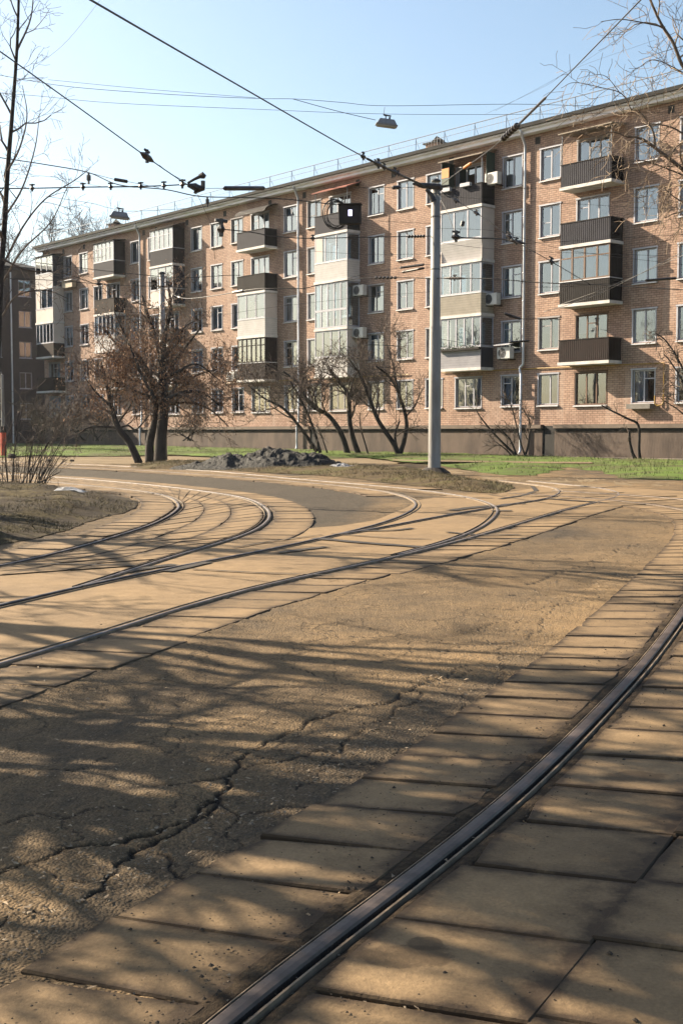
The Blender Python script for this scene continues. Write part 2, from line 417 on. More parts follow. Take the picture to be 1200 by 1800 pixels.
# value noise in numpy
def vnoise(x, y, seed=0):
    xi, yi = np.floor(x).astype(np.int64), np.floor(y).astype(np.int64)
    fx, fy = x-xi, y-yi
    fx, fy = fx*fx*(3-2*fx), fy*fy*(3-2*fy)
    def h(a, b):
        n = (a*374761393+b*668265263+seed*974634777) & 0xffffffff
        n = ((n ^ (n >> 13))*1274126177) & 0xffffffff
        return ((n ^ (n >> 16)) & 0xffff)/65535.0
    return (h(xi, yi)*(1-fx)+h(xi+1, yi)*fx)*(1-fy)+(h(xi, yi+1)*(1-fx)+h(xi+1, yi+1)*fx)*fy

def fbm(x, y, octv=4, seed=0, gain=0.5):
    t, a, s = 0, 1.0, 0
    for o in range(octv):
        t = t+a*vnoise(x*2**o, y*2**o, seed+o); s += a; a *= gain
    return t/s

# 2D paths on the ground
def resample(pts, step):
    p = np.array(pts, float)
    d = np.r_[0, np.cumsum(np.hypot(*np.diff(p, axis=0).T))]
    n = max(3, int(d[-1]/step)+1)
    q = np.linspace(0, d[-1], n)
    return np.c_[np.interp(q, d, p[:, 0]), np.interp(q, d, p[:, 1])]

def smooth_path(pts, step=0.15, width=0.9):
    p = np.array(pts, float)
    a0, a1 = p[0]-(p[1]-p[0])/np.linalg.norm(p[1]-p[0])*width*3, p[-1]+(p[-1]-p[-2])/np.linalg.norm(p[-1]-p[-2])*width*3
    q = resample(np.vstack([a0, p, a1]), step)
    k = int(3*width/step)
    w = np.exp(-0.5*(np.arange(-k, k+1)*step/width)**2); w /= w.sum()
    q = np.c_[np.convolve(q[:, 0], w, 'valid'), np.convolve(q[:, 1], w, 'valid')]
    return resample(q, step)

def offset(path, d):           # to the right of travel when d > 0
    t = np.gradient(path, axis=0); t /= np.linalg.norm(t, axis=1)[:, None]+1e-9
    return path+np.c_[t[:, 1], -t[:, 0]]*d

def sub(path, f0, f1):
    n = len(path); return path[int(f0*(n-1)):int(f1*(n-1))+1]

def at_len(path, q):
    d = np.r_[0, np.cumsum(np.hypot(*np.diff(path, axis=0).T))]
    q = np.asarray(q)*d[-1]
    return np.c_[np.interp(q, d, path[:, 0]), np.interp(q, d, path[:, 1])]

# ------------------------------------------------------------------ ground
ys = np.unique(np.r_[np.linspace(-60, 0, 13), np.linspace(0, 90, 61), np.linspace(90, 400, 20)])
xs = np.unique(np.r_[np.linspace(-350, -120, 10), np.linspace(-120, -30, 20), np.linspace(-30, 40, 71), np.linspace(40, 120, 20), np.linspace(120, 350, 10)])
XX, YY = np.meshgrid(xs, ys)
ZZ = np.vectorize(gz)(YY)
def grid_mesh(name, X, Y, Z, mat, keep=None, smooth=True):
    r, c = X.shape
    v = np.c_[X.ravel(), Y.ravel(), Z.ravel()]
    i = np.arange(r*c).reshape(r, c)
    q = np.stack([i[:-1, :-1], i[:-1, 1:], i[1:, 1:], i[1:, :-1]], -1).reshape(-1, 4)
    if keep is not None: q = q[keep.ravel()]
    used = np.unique(q); mp = np.full(r*c, -1); mp[used] = np.arange(len(used))
    me = bpy.data.meshes.new(name)
    me.from_pydata(v[used].tolist(), [], mp[q].tolist())
    me.materials.append(mat)
    if smooth: me.polygons.foreach_set('use_smooth', [True]*len(me.polygons))
    me.update()
    o = bpy.data.objects.new(name, me); C.objects.link(o)
    return o, used
g, _ = grid_mesh('ground', XX, YY, ZZ-0.03, M_DIRT)
tag(g, kind='structure')

# asphalt: one displaced sheet with its cracks cut in, finer near the camera
py = np.r_[np.arange(816, 1150, 2.0), np.arange(1150, 1900, 2.2)]
px = np.arange(-220, 1421, 3.4)
PX, PY = np.meshgrid(px, py)
dxx, dyy = (PX-600)/F, (900-PY)/F
bb, cc = cp+dyy*sp, -sp+dyy*cp
tt = EYE/(SLOPE*bb-cc)
AX, AY = dxx*tt, bb*tt
crk = [
 ([(-40,1560),(0,1545),(60,1525),(120,1500),(200,1490),(250,1470),(300,1455),(350,1435),(385,1410),(400,1375),(420,1355),(430,1335),(490,1305),(530,1290),(540,1275),(640,1250),(700,1235),(765,1200)], 0.022),
 ([(150,1590),(190,1545),(230,1500),(300,1470),(340,1450),(385,1412)], 0.020),
 ([(280,1500),(305,1540),(335,1565)], 0.012),
 ([(270,1392),(340,1382),(400,1373)], 0.013),
 ([(430,1360),(500,1345),(560,1325),(600,1330),(625,1300),(690,1265),(740,1240),(735,1222),(762,1200)], 0.016),
 ([(600,1330),(560,1372),(520,1395)], 0.009),
 ([(385,1412),(420,1440),(400,1480)], 0.010),
 ([(430,1335),(520,1345),(640,1352)], 0.008),
 ([(842,1113),(864,1100),(901,1095),(944,1097),(958,1084),(975,1075),(1010,1060)], 0.012),
 ([(944,1097),(948,1112),(930,1124)], 0.010),
 ([(923,1031),(945,1026),(971,1015),(976,1009),(1000,1003),(1019,999)], 0.020),
 ([(976,1009),(1003,1012)], 0.012),
 ([(1060,978),(1085,968),(1120,960)], 0.014),
 ([(789,1150),(837,1137),(875,1129),(920,1138)], 0.010),
 ([(640,1160),(720,1150),(789,1150)], 0.007),
 ([(0,1380),(60,1362),(130,1366),(190,1340)], 0.010),
 ([(0,1640),(50,1610),(90,1622)], 0.010),
 ([(0,1460),(70,1440),(120,1450),(200,1425),(262,1430)], 0.010),
 ([(420,1440),(500,1425),(560,1432),(610,1410)], 0.012),
 ([(300,1330),(330,1300),(400,1290),(470,1262),(540,1240)], 0.007),
 ([(60,1525),(110,1560),(150,1560)], 0.010),
 ([(500,1180),(560,1195),(640,1190),(700,1210),(765,1200),(830,1180)], 0.008),
 ([(640,1352),(700,1330),(760,1318),(800,1295)], 0.008),
 ([(765,1200),(800,1180),(860,1172)], .008),
 ([(850,1050),(905,1050),(930,1058)], 0.008),
]
rng = random.Random(3)
mask = np.zeros_like(AX); dep = np.zeros_like(AX)
for pts, w in crk:
    g2 = [np.array(G(*p)) for p in pts]
    for _ in range(3):                       # jagged midpoints
        out = [g2[0]]
        for a, b in zip(g2[:-1], g2[1:]):
            l = np.linalg.norm(b-a); nrm = np.array([-(b-a)[1], (b-a)[0]])/(l+1e-9)
            out += [(a+b)/2+nrm*l*rng.uniform(-0.16, 0.16), b]
        g2 = out
    g2 = np.array(g2)
    x0, y0, x1, y1 = g2[:, 0].min()-.2, g2[:, 1].min()-.2, g2[:, 0].max()+.2, g2[:, 1].max()+.2
    sel = (AX > x0) & (AX < x1) & (AY > y0) & (AY < y1)
    X, Y = AX[sel], AY[sel]
    best = np.full(X.shape, 9.0)
    for a, b in zip(g2[:-1], g2[1:]):
        d = b-a; l2 = (d*d).sum()+1e-12
        t = np.clip(((X-a[0])*d[0]+(Y-a[1])*d[1])/l2, 0, 1)
        best = np.minimum(best, np.hypot(X-a[0]-t*d[0], Y-a[1]-t*d[1]))
    ww = w*0.5*(0.1+1.6*np.clip(fbm(X*4, Y*4, 4, 11, .65)*1.7-.35, 0, 1))
    k = np.clip(1.6-best/(ww*0.9+.001), 0, 1)
    mask[sel] = np.maximum(mask[sel], k)
    dep[sel] = np.maximum(dep[sel], np.clip(1.3-best/(ww*1.0+.002), 0, 1)*w*0.6)
H = 0.018*(fbm(AX*0.9, AY*0.9, 4, 1)-0.5)+0.010*(fbm(AX*6, AY*6, 4, 5, 0.6)-0.5)+0.007*(vnoise(AX*40, AY*40, 9)-0.5)
rough_zone = fbm(AX*1.3, AY*1.3, 3, 21)
H += np.where(rough_zone > 0.55, (rough_zone-0.55)*-0.08, 0)
AZ = SLOPE*AY+0.024+H-dep*1.0
def soft_poly(pts, X, Y, w):
    b = np.array([G(*p) for p in pts]); ins = np.zeros(X.shape, bool); dist = np.full(X.shape, 9e9)
    for i in range(len(b)):
        (xi, yi), (xj, yj) = b[i], b[i-1]
        ins ^= ((yi > Y) != (yj > Y)) & (X < (xj-xi)*(Y-yi)/(yj-yi+1e-12)+xi)
        dx, dy = xi-xj, yi-yj
        t = np.clip(((X-xj)*dx+(Y-yj)*dy)/(dx*dx+dy*dy+1e-12), 0, 1)
        dist = np.minimum(dist, np.hypot(X-xj-t*dx, Y-yj-t*dy))
    return np.clip(.5+np.where(ins, dist, -dist)/w, 0, 1)
patch = soft_poly([(0, 821), (250, 828), (437, 841), (550, 857), (625, 866), (668, 884), (640, 903), (590, 923), (520, 940), (440, 900), (362, 860), (250, 850), (0, 840)], AX, AY, .5)*.95
patch = np.maximum(patch, .25*soft_poly([(1040, 907), (1093, 896), (1153, 911), (1197, 956), (1168, 1003), (1110, 1055), (1040, 1010), (950, 985), (940, 945)], AX, AY, 1.2))
patch = np.maximum(patch, .6*soft_poly([(500, 1480), (560, 1440), (700, 1350), (850, 1235), (950, 1160), (900, 1160), (760, 1240), (600, 1340), (470, 1440), (330, 1480), (180, 1560), (0, 1660), (0, 1760), (80, 1690), (250, 1615), (390, 1540)], AX, AY, .35)*(.5+fbm(AX*3, AY*3, 3, 77)))
o, used = grid_mesh('asphalt_road', AX, AY, AZ, M_ASPH)
# far edge of the sheet stays on the ground
tag(o, kind='structure')
ca = o.data.color_attributes.new('wear', 'FLOAT_COLOR', 'POINT')
dustm = np.clip(0.5+0.35*np.tanh((AX*0.93-AY*0.37+2.0)*0.5)*0, 0, 1)
col = np.c_[mask.ravel()[used], (np.where((AX < 1.5) & (AY > 17), -0.28, 0)+fbm(AX*.35, AY*.35, 3, 31)-0.5).ravel()[used], np.clip(patch, 0, 1).ravel()[used], np.ones(len(used))]
ca.data.foreach_set('color', col.ravel())

# ------------------------------------------------------------------ sheets on the ground
def sheet(name, poly, mat, lift, step=0.5, jit=0.0, mound=0.0, kind='structure', world=False, seed=0, rough=0.0, edge=1.2):
    """a patch of ground from an outline, subdivided; rises by mound towards its middle"""
    pts = np.array(poly if world else [G(*p) for p in poly])
    pts = np.vstack([pts, pts[:1]])
    b = resample(pts, step*0.6)[:-1]
    if jit:
        b = b+np.c_[fbm(b[:, 0]*1.5, b[:, 1]*1.5, 3, seed)-.5, fbm(b[:, 0]*1.5+40, b[:, 1]*1.5, 3, seed+7)-.5]*2*jit
    x0, y0 = b.min(0); x1, y1 = b.max(0)
    gx, gy = np.meshgrid(np.arange(x0, x1+step, step), np.arange(y0, y1+step, step))
    gp = np.c_[gx.ravel(), gy.ravel()]
    rs = np.random.RandomState(seed)
    gp += rs.uniform(-.25, .25, gp.shape)*step
    ins = np.zeros(len(gp), bool)
    n = len(b)
    for i in range(n):
        xi, yi = b[i]; xj, yj = b[i-1]
        cond = ((yi > gp[:, 1]) != (yj > gp[:, 1])) & (gp[:, 0] < (xj-xi)*(gp[:, 1]-yi)/(yj-yi+1e-12)+xi)
        ins ^= cond
    gp = gp[ins]
    dist = np.full(len(gp), 9e9)
    for i in range(n):
        a, c = b[i-1], b[i]; d = c-a
        t = np.clip(((gp-a)@d)/((d*d).sum()+1e-12), 0, 1)
        dist = np.minimum(dist, np.hypot(*(gp-a-t[:, None]*d).T))
    keep = dist > step*0.35
    gp, dist = gp[keep], dist[keep]
    from mathutils.geometry import delaunay_2d_cdt
    vs = [Vector(p) for p in b]+[Vector(p) for p in gp]
    ed = [(i, (i+1) % n) for i in range(n)]
    vo, eo, fo, *_ = delaunay_2d_cdt(vs, [], [list(range(n))], 1, 1e-5)
    me = bpy.data.meshes.new(name)
    arr = np.array([(p.x, p.y) for p in vo])
    z = np.array([gz(y) for y in arr[:, 1]])+lift
    dd = np.full(len(arr), 9e9)
    for i in range(n):
        a, c = b[i-1], b[i]; d = c-a
        t = np.clip(((arr-a)@d)/((d*d).sum()+1e-12), 0, 1)
        dd = np.minimum(dd, np.hypot(*(arr-a-t[:, None]*d).T))
    k = np.clip(dd/edge, 0, 1); k = k*k*(3-2*k)
    z += mound*k*(0.7+0.6*fbm(arr[:, 0]*.5, arr[:, 1]*.5, 3, seed+3))
    if rough: z += rough*k*(fbm(arr[:, 0]*2.2, arr[:, 1]*2.2, 4, seed+5)-.4)
    me.from_pydata(np.c_[arr, z].tolist(), [], [tuple(f) for f in fo])
    me.materials.append(mat)
    me.polygons.foreach_set('use_smooth', [True]*len(me.polygons)); me.update()
    o = bpy.data.objects.new(name, me); C.objects.link(o)
    if kind: o['kind'] = kind
    return o

# building line on the ground (origin and axes of the apartment block)
PHI = math.atan(1844/2100.0)
BU = np.array([math.cos(math.pi/2-PHI), -math.sin(math.pi/2-PHI)])      # along the facade, to the right
BN = np.array([BU[1], -BU[0]])                                           # out of the facade, to the camera side
BO = np.array([11.6, 56.0])
def bpos(s, n): return BO+BU*s+BN*n

grass_o = sheet('grass_verge', [tuple(bpos(16, 0.3)), tuple(bpos(-62, 0.3)), (-60, 84), (-45, 60), G(-30, 806), G(60, 801), G(180, 803), G(300, 800), G(420, 806), G(560, 808), G(640, 805), G(700, 812), G(790, 822), G(880, 836), G(935, 838), G(1000, 822), G(1060, 832), G(1100, 844), G(1200, 846), (17, 37), (26, 38)], M_GRASSG, 0.03, 1.0, 0.45, 0.10, world=True, seed=4, rough=0.12)
path_o = sheet('sandy_path', [G(-40, 822), G(100, 818), G(300, 816), G(420, 818), G(560, 822), G(700, 832), G(800, 838), G(880, 846), G(960, 858), G(1100, 858), G(1260, 862), G(1300, 850), G(1100, 848), G(1000, 838), G(900, 838), G(780, 824), G(640, 806), G(420, 807), G(300, 803), G(100, 804), G(-40, 806)], M_PATH, 0.02, 0.8, 0.2, 0.0, world=True, seed=9)
for nm, poly in (('side_path', [G(690, 816), G(800, 818.5), G(960, 821), G(1040, 821.5), G(1040, 818.5), G(960, 818), G(800, 816), G(690, 813.5)]),):
    sheet(nm, poly, M_PATH, 0.15, 0.6, 0.1, 0.0, world=True, seed=12)
left_isl = sheet('grass_island', [(-60, 975), (0, 962), (60, 952), (110, 938), (165, 918), (215, 906), (243, 890), (228, 878), (170, 869), (100, 863), (0, 853), (-120, 848), (-260, 880), (-200, 990)], M_DRYG, 0.035, 0.25, 0.14, 0.16, seed=21, rough=0.26)
pole_isl = sheet('grass_bank', [(230, 826), (437, 831), (550, 836), (640, 845), (700, 853), (837, 867), (879, 870), (904, 861), (890, 853), (840, 845), (770, 832), (690, 826), (560, 818), (437, 815), (300, 816), (230, 818)], M_BANK, 0.035, 0.35, 0.12, 0.13, seed=31, rough=0.12)

# ------------------------------------------------------------------ tram tracks
def gp(lst): return [G(*p) for p in lst]
R0 = smooth_path(gp([(60, 2120), (230, 1930), (410, 1792), (600, 1660), (750, 1545), (900, 1420), (1000, 1322), (1075, 1238), (1115, 1200), (1160, 1140), (1200, 1085)])+[(4.15, 13.4), (5.35, 16.6), (6.25, 19.6), (6.6, 22), (6.35, 24.3), (5.5, 26.3), (4.0, 28.2)], 0.12, 0.7)
R0B = offset(R0, 1.53)
RA = smooth_path([tuple(np.array(G(0, 1177))-np.array([2.6, 6.6]))]+gp([(0, 1177), (175, 1125), (300, 1082), (400, 1052), (500, 1027), (560, 1014), (624, 1001), (693, 985), (747, 971), (827, 950), (907, 926), (987, 901), (1040, 888), (1077, 879), (1090, 873), (1084, 867), (1060, 861), (1000, 855), (930, 848)]), 0.12, 0.7)
T3L = smooth_path(gp([(600, 944), (640, 938), (720, 922), (800, 907), (858, 897), (901, 889), (940, 884), (968, 878), (982, 871), (985, 866), (974, 861), (940, 855), (880, 848)]), 0.12, 0.6)
T2L = smooth_path([tuple(np.array(G(0, 1073))-np.array([2.6, 6.6]))]+gp([(0, 1073), (125, 1042), (200, 1025), (300, 1005), (350, 995), (450, 977), (540, 957), (600, 943), (640, 933), (690, 918), (722, 903), (734, 892), (727, 882), (709, 875), (670, 866), (600, 857), (437, 842), (250, 829), (60, 820), (-150, 814)]), 0.12, 0.8)
T2R = smooth_path(gp([(700, 981), (747, 969), (800, 953), (848, 931), (868, 914), (876, 901), (866, 891), (848, 884), (816, 876), (750, 866), (650, 856), (512, 844), (381, 831), (200, 821), (0, 813)]), 0.12, 0.7)
T1L = smooth_path([tuple(np.array(G(0, 1003))-np.array([2.9, 6.0]))]+gp([(0, 1003), (100, 978), (160, 962), (220, 943), (270, 926), (303, 908), (317, 895), (312, 885), (296, 876), (260, 868), (200, 861), (90, 850), (-60, 841)]), 0.12, 0.6)
T1R = smooth_path(gp([(150, 1036), (220, 1013), (300, 986), (380, 962), (430, 946), (458, 932), (474, 916), (473, 902), (456, 888), (435, 880), (400, 873), (330, 863), (250, 854), (150, 845), (0, 835), (-150, 828)]), 0.12, 0.6)

def rail(path, inner, label, lift=0.048, wide=True):
    """grooved tram rail; inner = +1 when the groove is to the right of travel"""
    prof = [(-.056, -.05), (-.054, -.003), (-.048, -.001), (-.045, -.012), (-.040, -.003), (-.030, .003), (0, .004), (.024, .002), (.031, -.006), (.034, -.040), (.058, -.040), (.060, -.008), (.063, -.002), (.073, -.002), (.077, -.05)]
    mids = [2, 2, 2, 1, 0, 0, 0, 0, 1, 1, 1, 2, 2, 2]
    if wide: prof = [(-.040, -.05), (-.038, -.003), (-.033, -.001), (-.031, -.006), (-.027, -.001), (-.018, .003), (0, .004), (.012, .002), (.018, -.006), (.021, -.040), (.090, -.040), (.092, -.010), (.095, -.004), (.102, -.004), (.106, -.05)]
    prof = [(a*.86, b_) for a, b_ in prof]
    if inner < 0: prof = [(-a, b) for a, b in prof]
    mb = MB(); k = len(prof)
    offs = [offset(path, a) for a, _ in prof]
    for i in range(len(path)):
        for j, (a, h) in enumerate(prof):
            x, y = offs[j][i]
            mb.v.append((x, y, gz(y)+lift+h))
    for i in range(len(path)-1):
        for j in range(k-1):
            q = (i*k+j, i*k+j+1, (i+1)*k+j+1, (i+1)*k+j)
            mb.f.append(q if inner > 0 else q[::-1]); mb.m.append(mids[j])
    return tag(mb.build('tram_rail', [M_STEELW if wide else M_STEEL, M_RUST, M_LIP]), label, 'rail', 'tram rails of the turning loop')

rail(R0, 1, 'wide grooved steel rail curving up the right foreground between worn slabs', wide=False)
rail(R0B, -1, 'outer rail at the right edge, mostly past the frame, beside the foreground slabs', 0.052, False)
rail(RA, -1, 'long straight rail of the junction bordering the cracked asphalt, ending in the farthest bend')
rail(T3L, 1, 'short rail of the outermost track that bends near the pole island', 0.0545)
rail(T2L, 1, 'left rail of the middle track, bending round the dark asphalt patch', 0.0525)
rail(T2R, -1, 'right rail of the middle track, a tight bend branching off the long straight rail', 0.0552)
rail(T1L, 1, 'innermost rail curving round the dry grass island on the left', 0.052)
rail(T1R, -1, 'outer rail of the innermost loop, sharp bend beside the dark asphalt patch', 0.055)

def dirt_strip(path, a0, a1, seed):
    cols = np.linspace(a0, a1, 6)
    rows = [offset(path, a) for a in cols]
    X = np.array([r[:, 0] for r in rows]); Y = np.array([r[:, 1] for r in rows])
    prof = np.array([.2, .8, 1, 1, .8, .2])[:, None]
    Z = SLOPE*Y+.026+.020*prof*(.3+.9*fbm(X*9, Y*9, 4, seed, .65))
    o_, _ = grid_mesh('dirt', X, Y, Z, M_DIRTD, smooth=False); o_['kind'] = 'structure'
M_DIRTD = m_ground('rail_dirt', [(0.36, (0.030, 0.021, 0.014)), (0.5, (0.075, 0.052, 0.032)), (0.64, (0.15, 0.105, 0.06))], 7.0, 40.0, 0.02)
R0F = smooth_path(R0, 0.03, 0.1)
dirt_strip(R0F, -.14, -.044, 3); dirt_strip(R0F, .070, .150, 4)
class Slabs:
    def __init__(s): s.v, s.f, s.c = [], [], []
    def strip(s, A, B, f0, f1, pitch, h=0.052, q0=0.0, q1=1.0, seed=0, gap=0.014, skew=0.0, var=0.005, rag=0.02):
        rn = random.Random(seed)
        ln = np.hypot(*np.diff((A+0), axis=0).T).sum()*(q1-q0)
        lb = np.hypot(*np.diff((B+0), axis=0).T).sum()*(q1-q0)
        n = max(1, int((ln+lb)*0.5/pitch))
        qs = q0+(q1-q0)*np.arange(n+1)/n
        for i in range(n):
            g = gap/(ln/n)*(qs[i+1]-qs[i])*0.5
            m = 3
            qq = np.linspace(qs[i]+g, qs[i+1]-g, m)
            a, b = at_len(A, qq), at_len(B, qq)
            w = b-a; wl = np.linalg.norm(w, axis=1)[:, None]
            e = gap*0.5/wl
            l, r = a+w*(f0+e-rn.random()*rag/wl*(f0 < .01)), a+w*(f1-e+rn.random()*rag/wl*(f1 > .99))
            hz = h+rn.uniform(-1, 1)*var; tx, ty = rn.uniform(-1, 1)*var*0.8, rn.uniform(-1, 1)*var*0.8
            rnd = rn.random()
            base = len(s.v)
            jt = [[rn.uniform(-.008, .008) for _ in range(2)] for _ in range(4)]
            cut = [rn.uniform(.04, .13) if rn.random() < .16 else 0 for _ in range(4)]
            def ring(inset, z, uvi):
                for k in range(m):
                    vv = k/(m-1)
                    for u, pt, sg in ((0, l[k], 1), (1, r[k], -1)):
                        dirw = (r[k]-l[k])/(np.linalg.norm(r[k]-l[k])+1e-9)
                        al = (l[-1]-l[0])/(np.linalg.norm(l[-1]-l[0])+1e-9)
                        p = pt+dirw*sg*inset+al*inset*(1 if k == 0 else -1 if k == m-1 else 0)
                        if k in (0, m-1):
                            ci_ = (0 if k == 0 else 2)+u
                            p = p+np.array(jt[ci_])+((l[1]+r[1])*.5-p)*cut[ci_]
                        zz = gz(p[1])+z+(tx*(u-.5)+ty*(vv-.5)) if z > 0 else gz(p[1])+z
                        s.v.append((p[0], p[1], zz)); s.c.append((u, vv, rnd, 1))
            ring(0.006, hz, 0); ring(0.0, hz-0.008, 1); ring(0.0, -0.01, 2)
            for k in range(m-1):
                s.f.append((base+2*k, base+2*k+1, base+2*k+3, base+2*k+2))
            loop = [0, 1, 3, 5, 4, 2]
            for lev in (0, 6):
                for x in range(6):
                    i0, i1 = loop[x], loop[(x+1) % 6]
                    s.f.append((base+lev+i0, base+lev+6+i0, base+lev+6+i1, base+lev+i1))
    def build(s, name):
        me = bpy.data.meshes.new(name)
        me.from_pydata(s.v, [], s.f)
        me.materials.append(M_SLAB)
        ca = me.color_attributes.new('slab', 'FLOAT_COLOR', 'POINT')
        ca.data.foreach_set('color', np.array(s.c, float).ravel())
        me.update()
        bm = bmesh.new(); bm.from_mesh(me); bmesh.ops.recalc_face_normals(bm, faces=bm.faces); bm.to_mesh(me); bm.free()
        o = bpy.data.objects.new(name, me); C.objects.link(o); o['kind'] = 'structure'
        return o

sl = Slabs()
sl.strip(offset(R0, -0.10), offset(R0, -0.73), 0, 1, 0.455, 0.043, 0, 1, 1, 0.010, var=0.006, rag=.008)
sl.strip(offset(R0, 0.74), offset(R0, 0.12), 0, 1, 0.56, 0.045, 0, 1, 2, 0.011, var=0.005)
sl.strip(offset(R0, 1.385), offset(R0, 0.742), 0, 1, 0.56, 0.045, 0.003, 1, 3, 0.007, var=0.007)
sl.strip(offset(R0, 1.63), offset(R0, 2.25), 0, 1, 0.53, 0.045, 0, 1, 4, 0.018, var=0.007)
sl.build('paving_slabs')
sl = Slabs()
sl.strip(offset(RA, 0.09), offset(RA, 0.72), 0, 1, 0.55, 0.032, 0.0, 0.80, 5, 0.012, rag=.07)
sl.build('paving_slabs')
sl = Slabs()
n = 600
TA, TB = at_len(T1L, np.linspace(0.17, 1, n)), at_len(T1R, np.linspace(0.05, 1, n))
# across the inner loop: three columns between the rails
Ai, Bi = offset(TA, 0.12), offset(TB, -0.12)
for k in range(3):
    sl.strip(Ai, Bi, k/3, (k+1)/3, 0.62, 0.045, 0.0, 1.0, 10+k, 0.016)
sl.strip(offset(TA, -0.75), offset(TA, -0.09), 0, 1, 0.6, 0.045, 0.0, 1.0, 14, 0.015)
sl.strip(offset(TB, 0.09), offset(TB, 0.80), 0, 1, 0.6, 0.045, 0.10, 1.0, 15, 0.02)
sl.build('paving_slabs')
sl = Slabs()
q0, q1 = 0.475, 1.0
UA, UB = at_len(T2L, np.linspace(0.44, 1, n)), at_len(T2R, np.linspace(0.20, 1, n))
Ai, Bi = offset(UA, 0.12), offset(UB, -0.12)
for k in range(3):
    sl.strip(Ai, Bi, k/3, (k+1)/3, 0.62, 0.0455, 0.12, 1.0, 20+k, 0.015)
sl.strip(offset(UA, -0.80), offset(UA, -0.09), 0, 1, 0.6, 0.047, 0.0, 1.0, 24, 0.015)
sl.strip(offset(UB, 0.09), offset(UB, 0.75), 0, 1, 0.6, 0.047, 0.2, 1.0, 25, 0.015)
sl.build('paving_slabs')

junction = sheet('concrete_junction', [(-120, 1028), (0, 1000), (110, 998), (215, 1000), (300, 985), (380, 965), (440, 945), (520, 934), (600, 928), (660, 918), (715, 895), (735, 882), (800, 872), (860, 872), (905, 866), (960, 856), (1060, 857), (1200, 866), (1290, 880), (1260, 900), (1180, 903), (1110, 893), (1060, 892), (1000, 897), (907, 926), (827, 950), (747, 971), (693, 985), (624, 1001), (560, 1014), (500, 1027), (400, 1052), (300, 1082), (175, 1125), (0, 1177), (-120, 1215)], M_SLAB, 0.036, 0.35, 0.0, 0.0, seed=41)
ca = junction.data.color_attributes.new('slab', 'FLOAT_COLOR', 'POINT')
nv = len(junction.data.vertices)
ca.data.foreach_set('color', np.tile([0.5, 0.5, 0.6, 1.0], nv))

# joints of the poured concrete and dark gaps beside the switches
def ribbon(name, lines, mat, lift):
    mb = MB()
    for pts, w in lines:
        p = smooth_path(gp(pts), 0.12, 0.15)
        rn = np.random.RandomState(len(pts)*7+int(pts[0][0]))
        ww = w*(0.5+1.0*fbm(p[:, 0]*4, p[:, 1]*4, 3, 5))
        t = np.gradient(p, axis=0); t /= np.linalg.norm(t, axis=1)[:, None]
        nn = np.c_[t[:, 1], -t[:, 0]]
        a, b = p+nn*ww[:, None]*.5, p-nn*ww[:, None]*.5
        for i in range(len(p)-1):
            mb.quad(*[(q[0], q[1], gz(q[1])+lift) for q in (a[i], a[i+1], b[i+1], b[i])])
    return tag(mb.build(name, mat), kind='structure')
ribbon('joint_gaps', [
    ([(0, 999), (110, 998), (228, 1001)], .07), ([(350, 1008), (450, 1014), (570, 1018)], .05),
    ([(560, 952), (640, 960), (735, 967)], .18), ([(590, 944), (680, 951), (745, 953)], .05),
    ([(495, 977), (530, 972), (566, 968)], .14), ([(300, 1010), (330, 1003), (360, 996)], .12),
    ([(225, 1012), (265, 1004), (300, 1000)], .14),
    ([(795, 901), (830, 896), (862, 893)], .25), ([(868, 902), (894, 902)], .2), ([(640, 938), (690, 938), (720, 934)], .12),
    ([(960, 880), (1010, 884), (1060, 887)], .16), ([(880, 893), (895, 889), (915, 889)], .2),
    ([(720, 876), (790, 878), (860, 879)], .10), ([(790, 941), (850, 947), (905, 945)], .10),
    ([(1000, 870), (1060, 871), (1100, 874)], .08), ([(985, 862), (1040, 861), (1090, 858)], .1),
    ([(935, 858), (942, 866), (920, 874), (880, 880)], .12), ([(800, 951), (870, 956), (915, 952)], .07),
    ([(415, 968), (470, 958), (560, 946)], .05), ([(860, 873), (960, 888), (1000, 893)], .04),
], M_RUST, 0.0493)
# ------------------------------------------------------------------ scattered grit, leaves and grass blades
def inside(poly, p):
    poly = np.array(poly); ins = np.zeros(len(p), bool)
    for i in range(len(poly)):
        xi, yi = poly[i]; xj, yj = poly[i-1]
        ins ^= ((yi > p[:, 1]) != (yj > p[:, 1])) & (p[:, 0] < (xj-xi)*(p[:, 1]-yi)/(yj-yi+1e-12)+xi)
    return ins

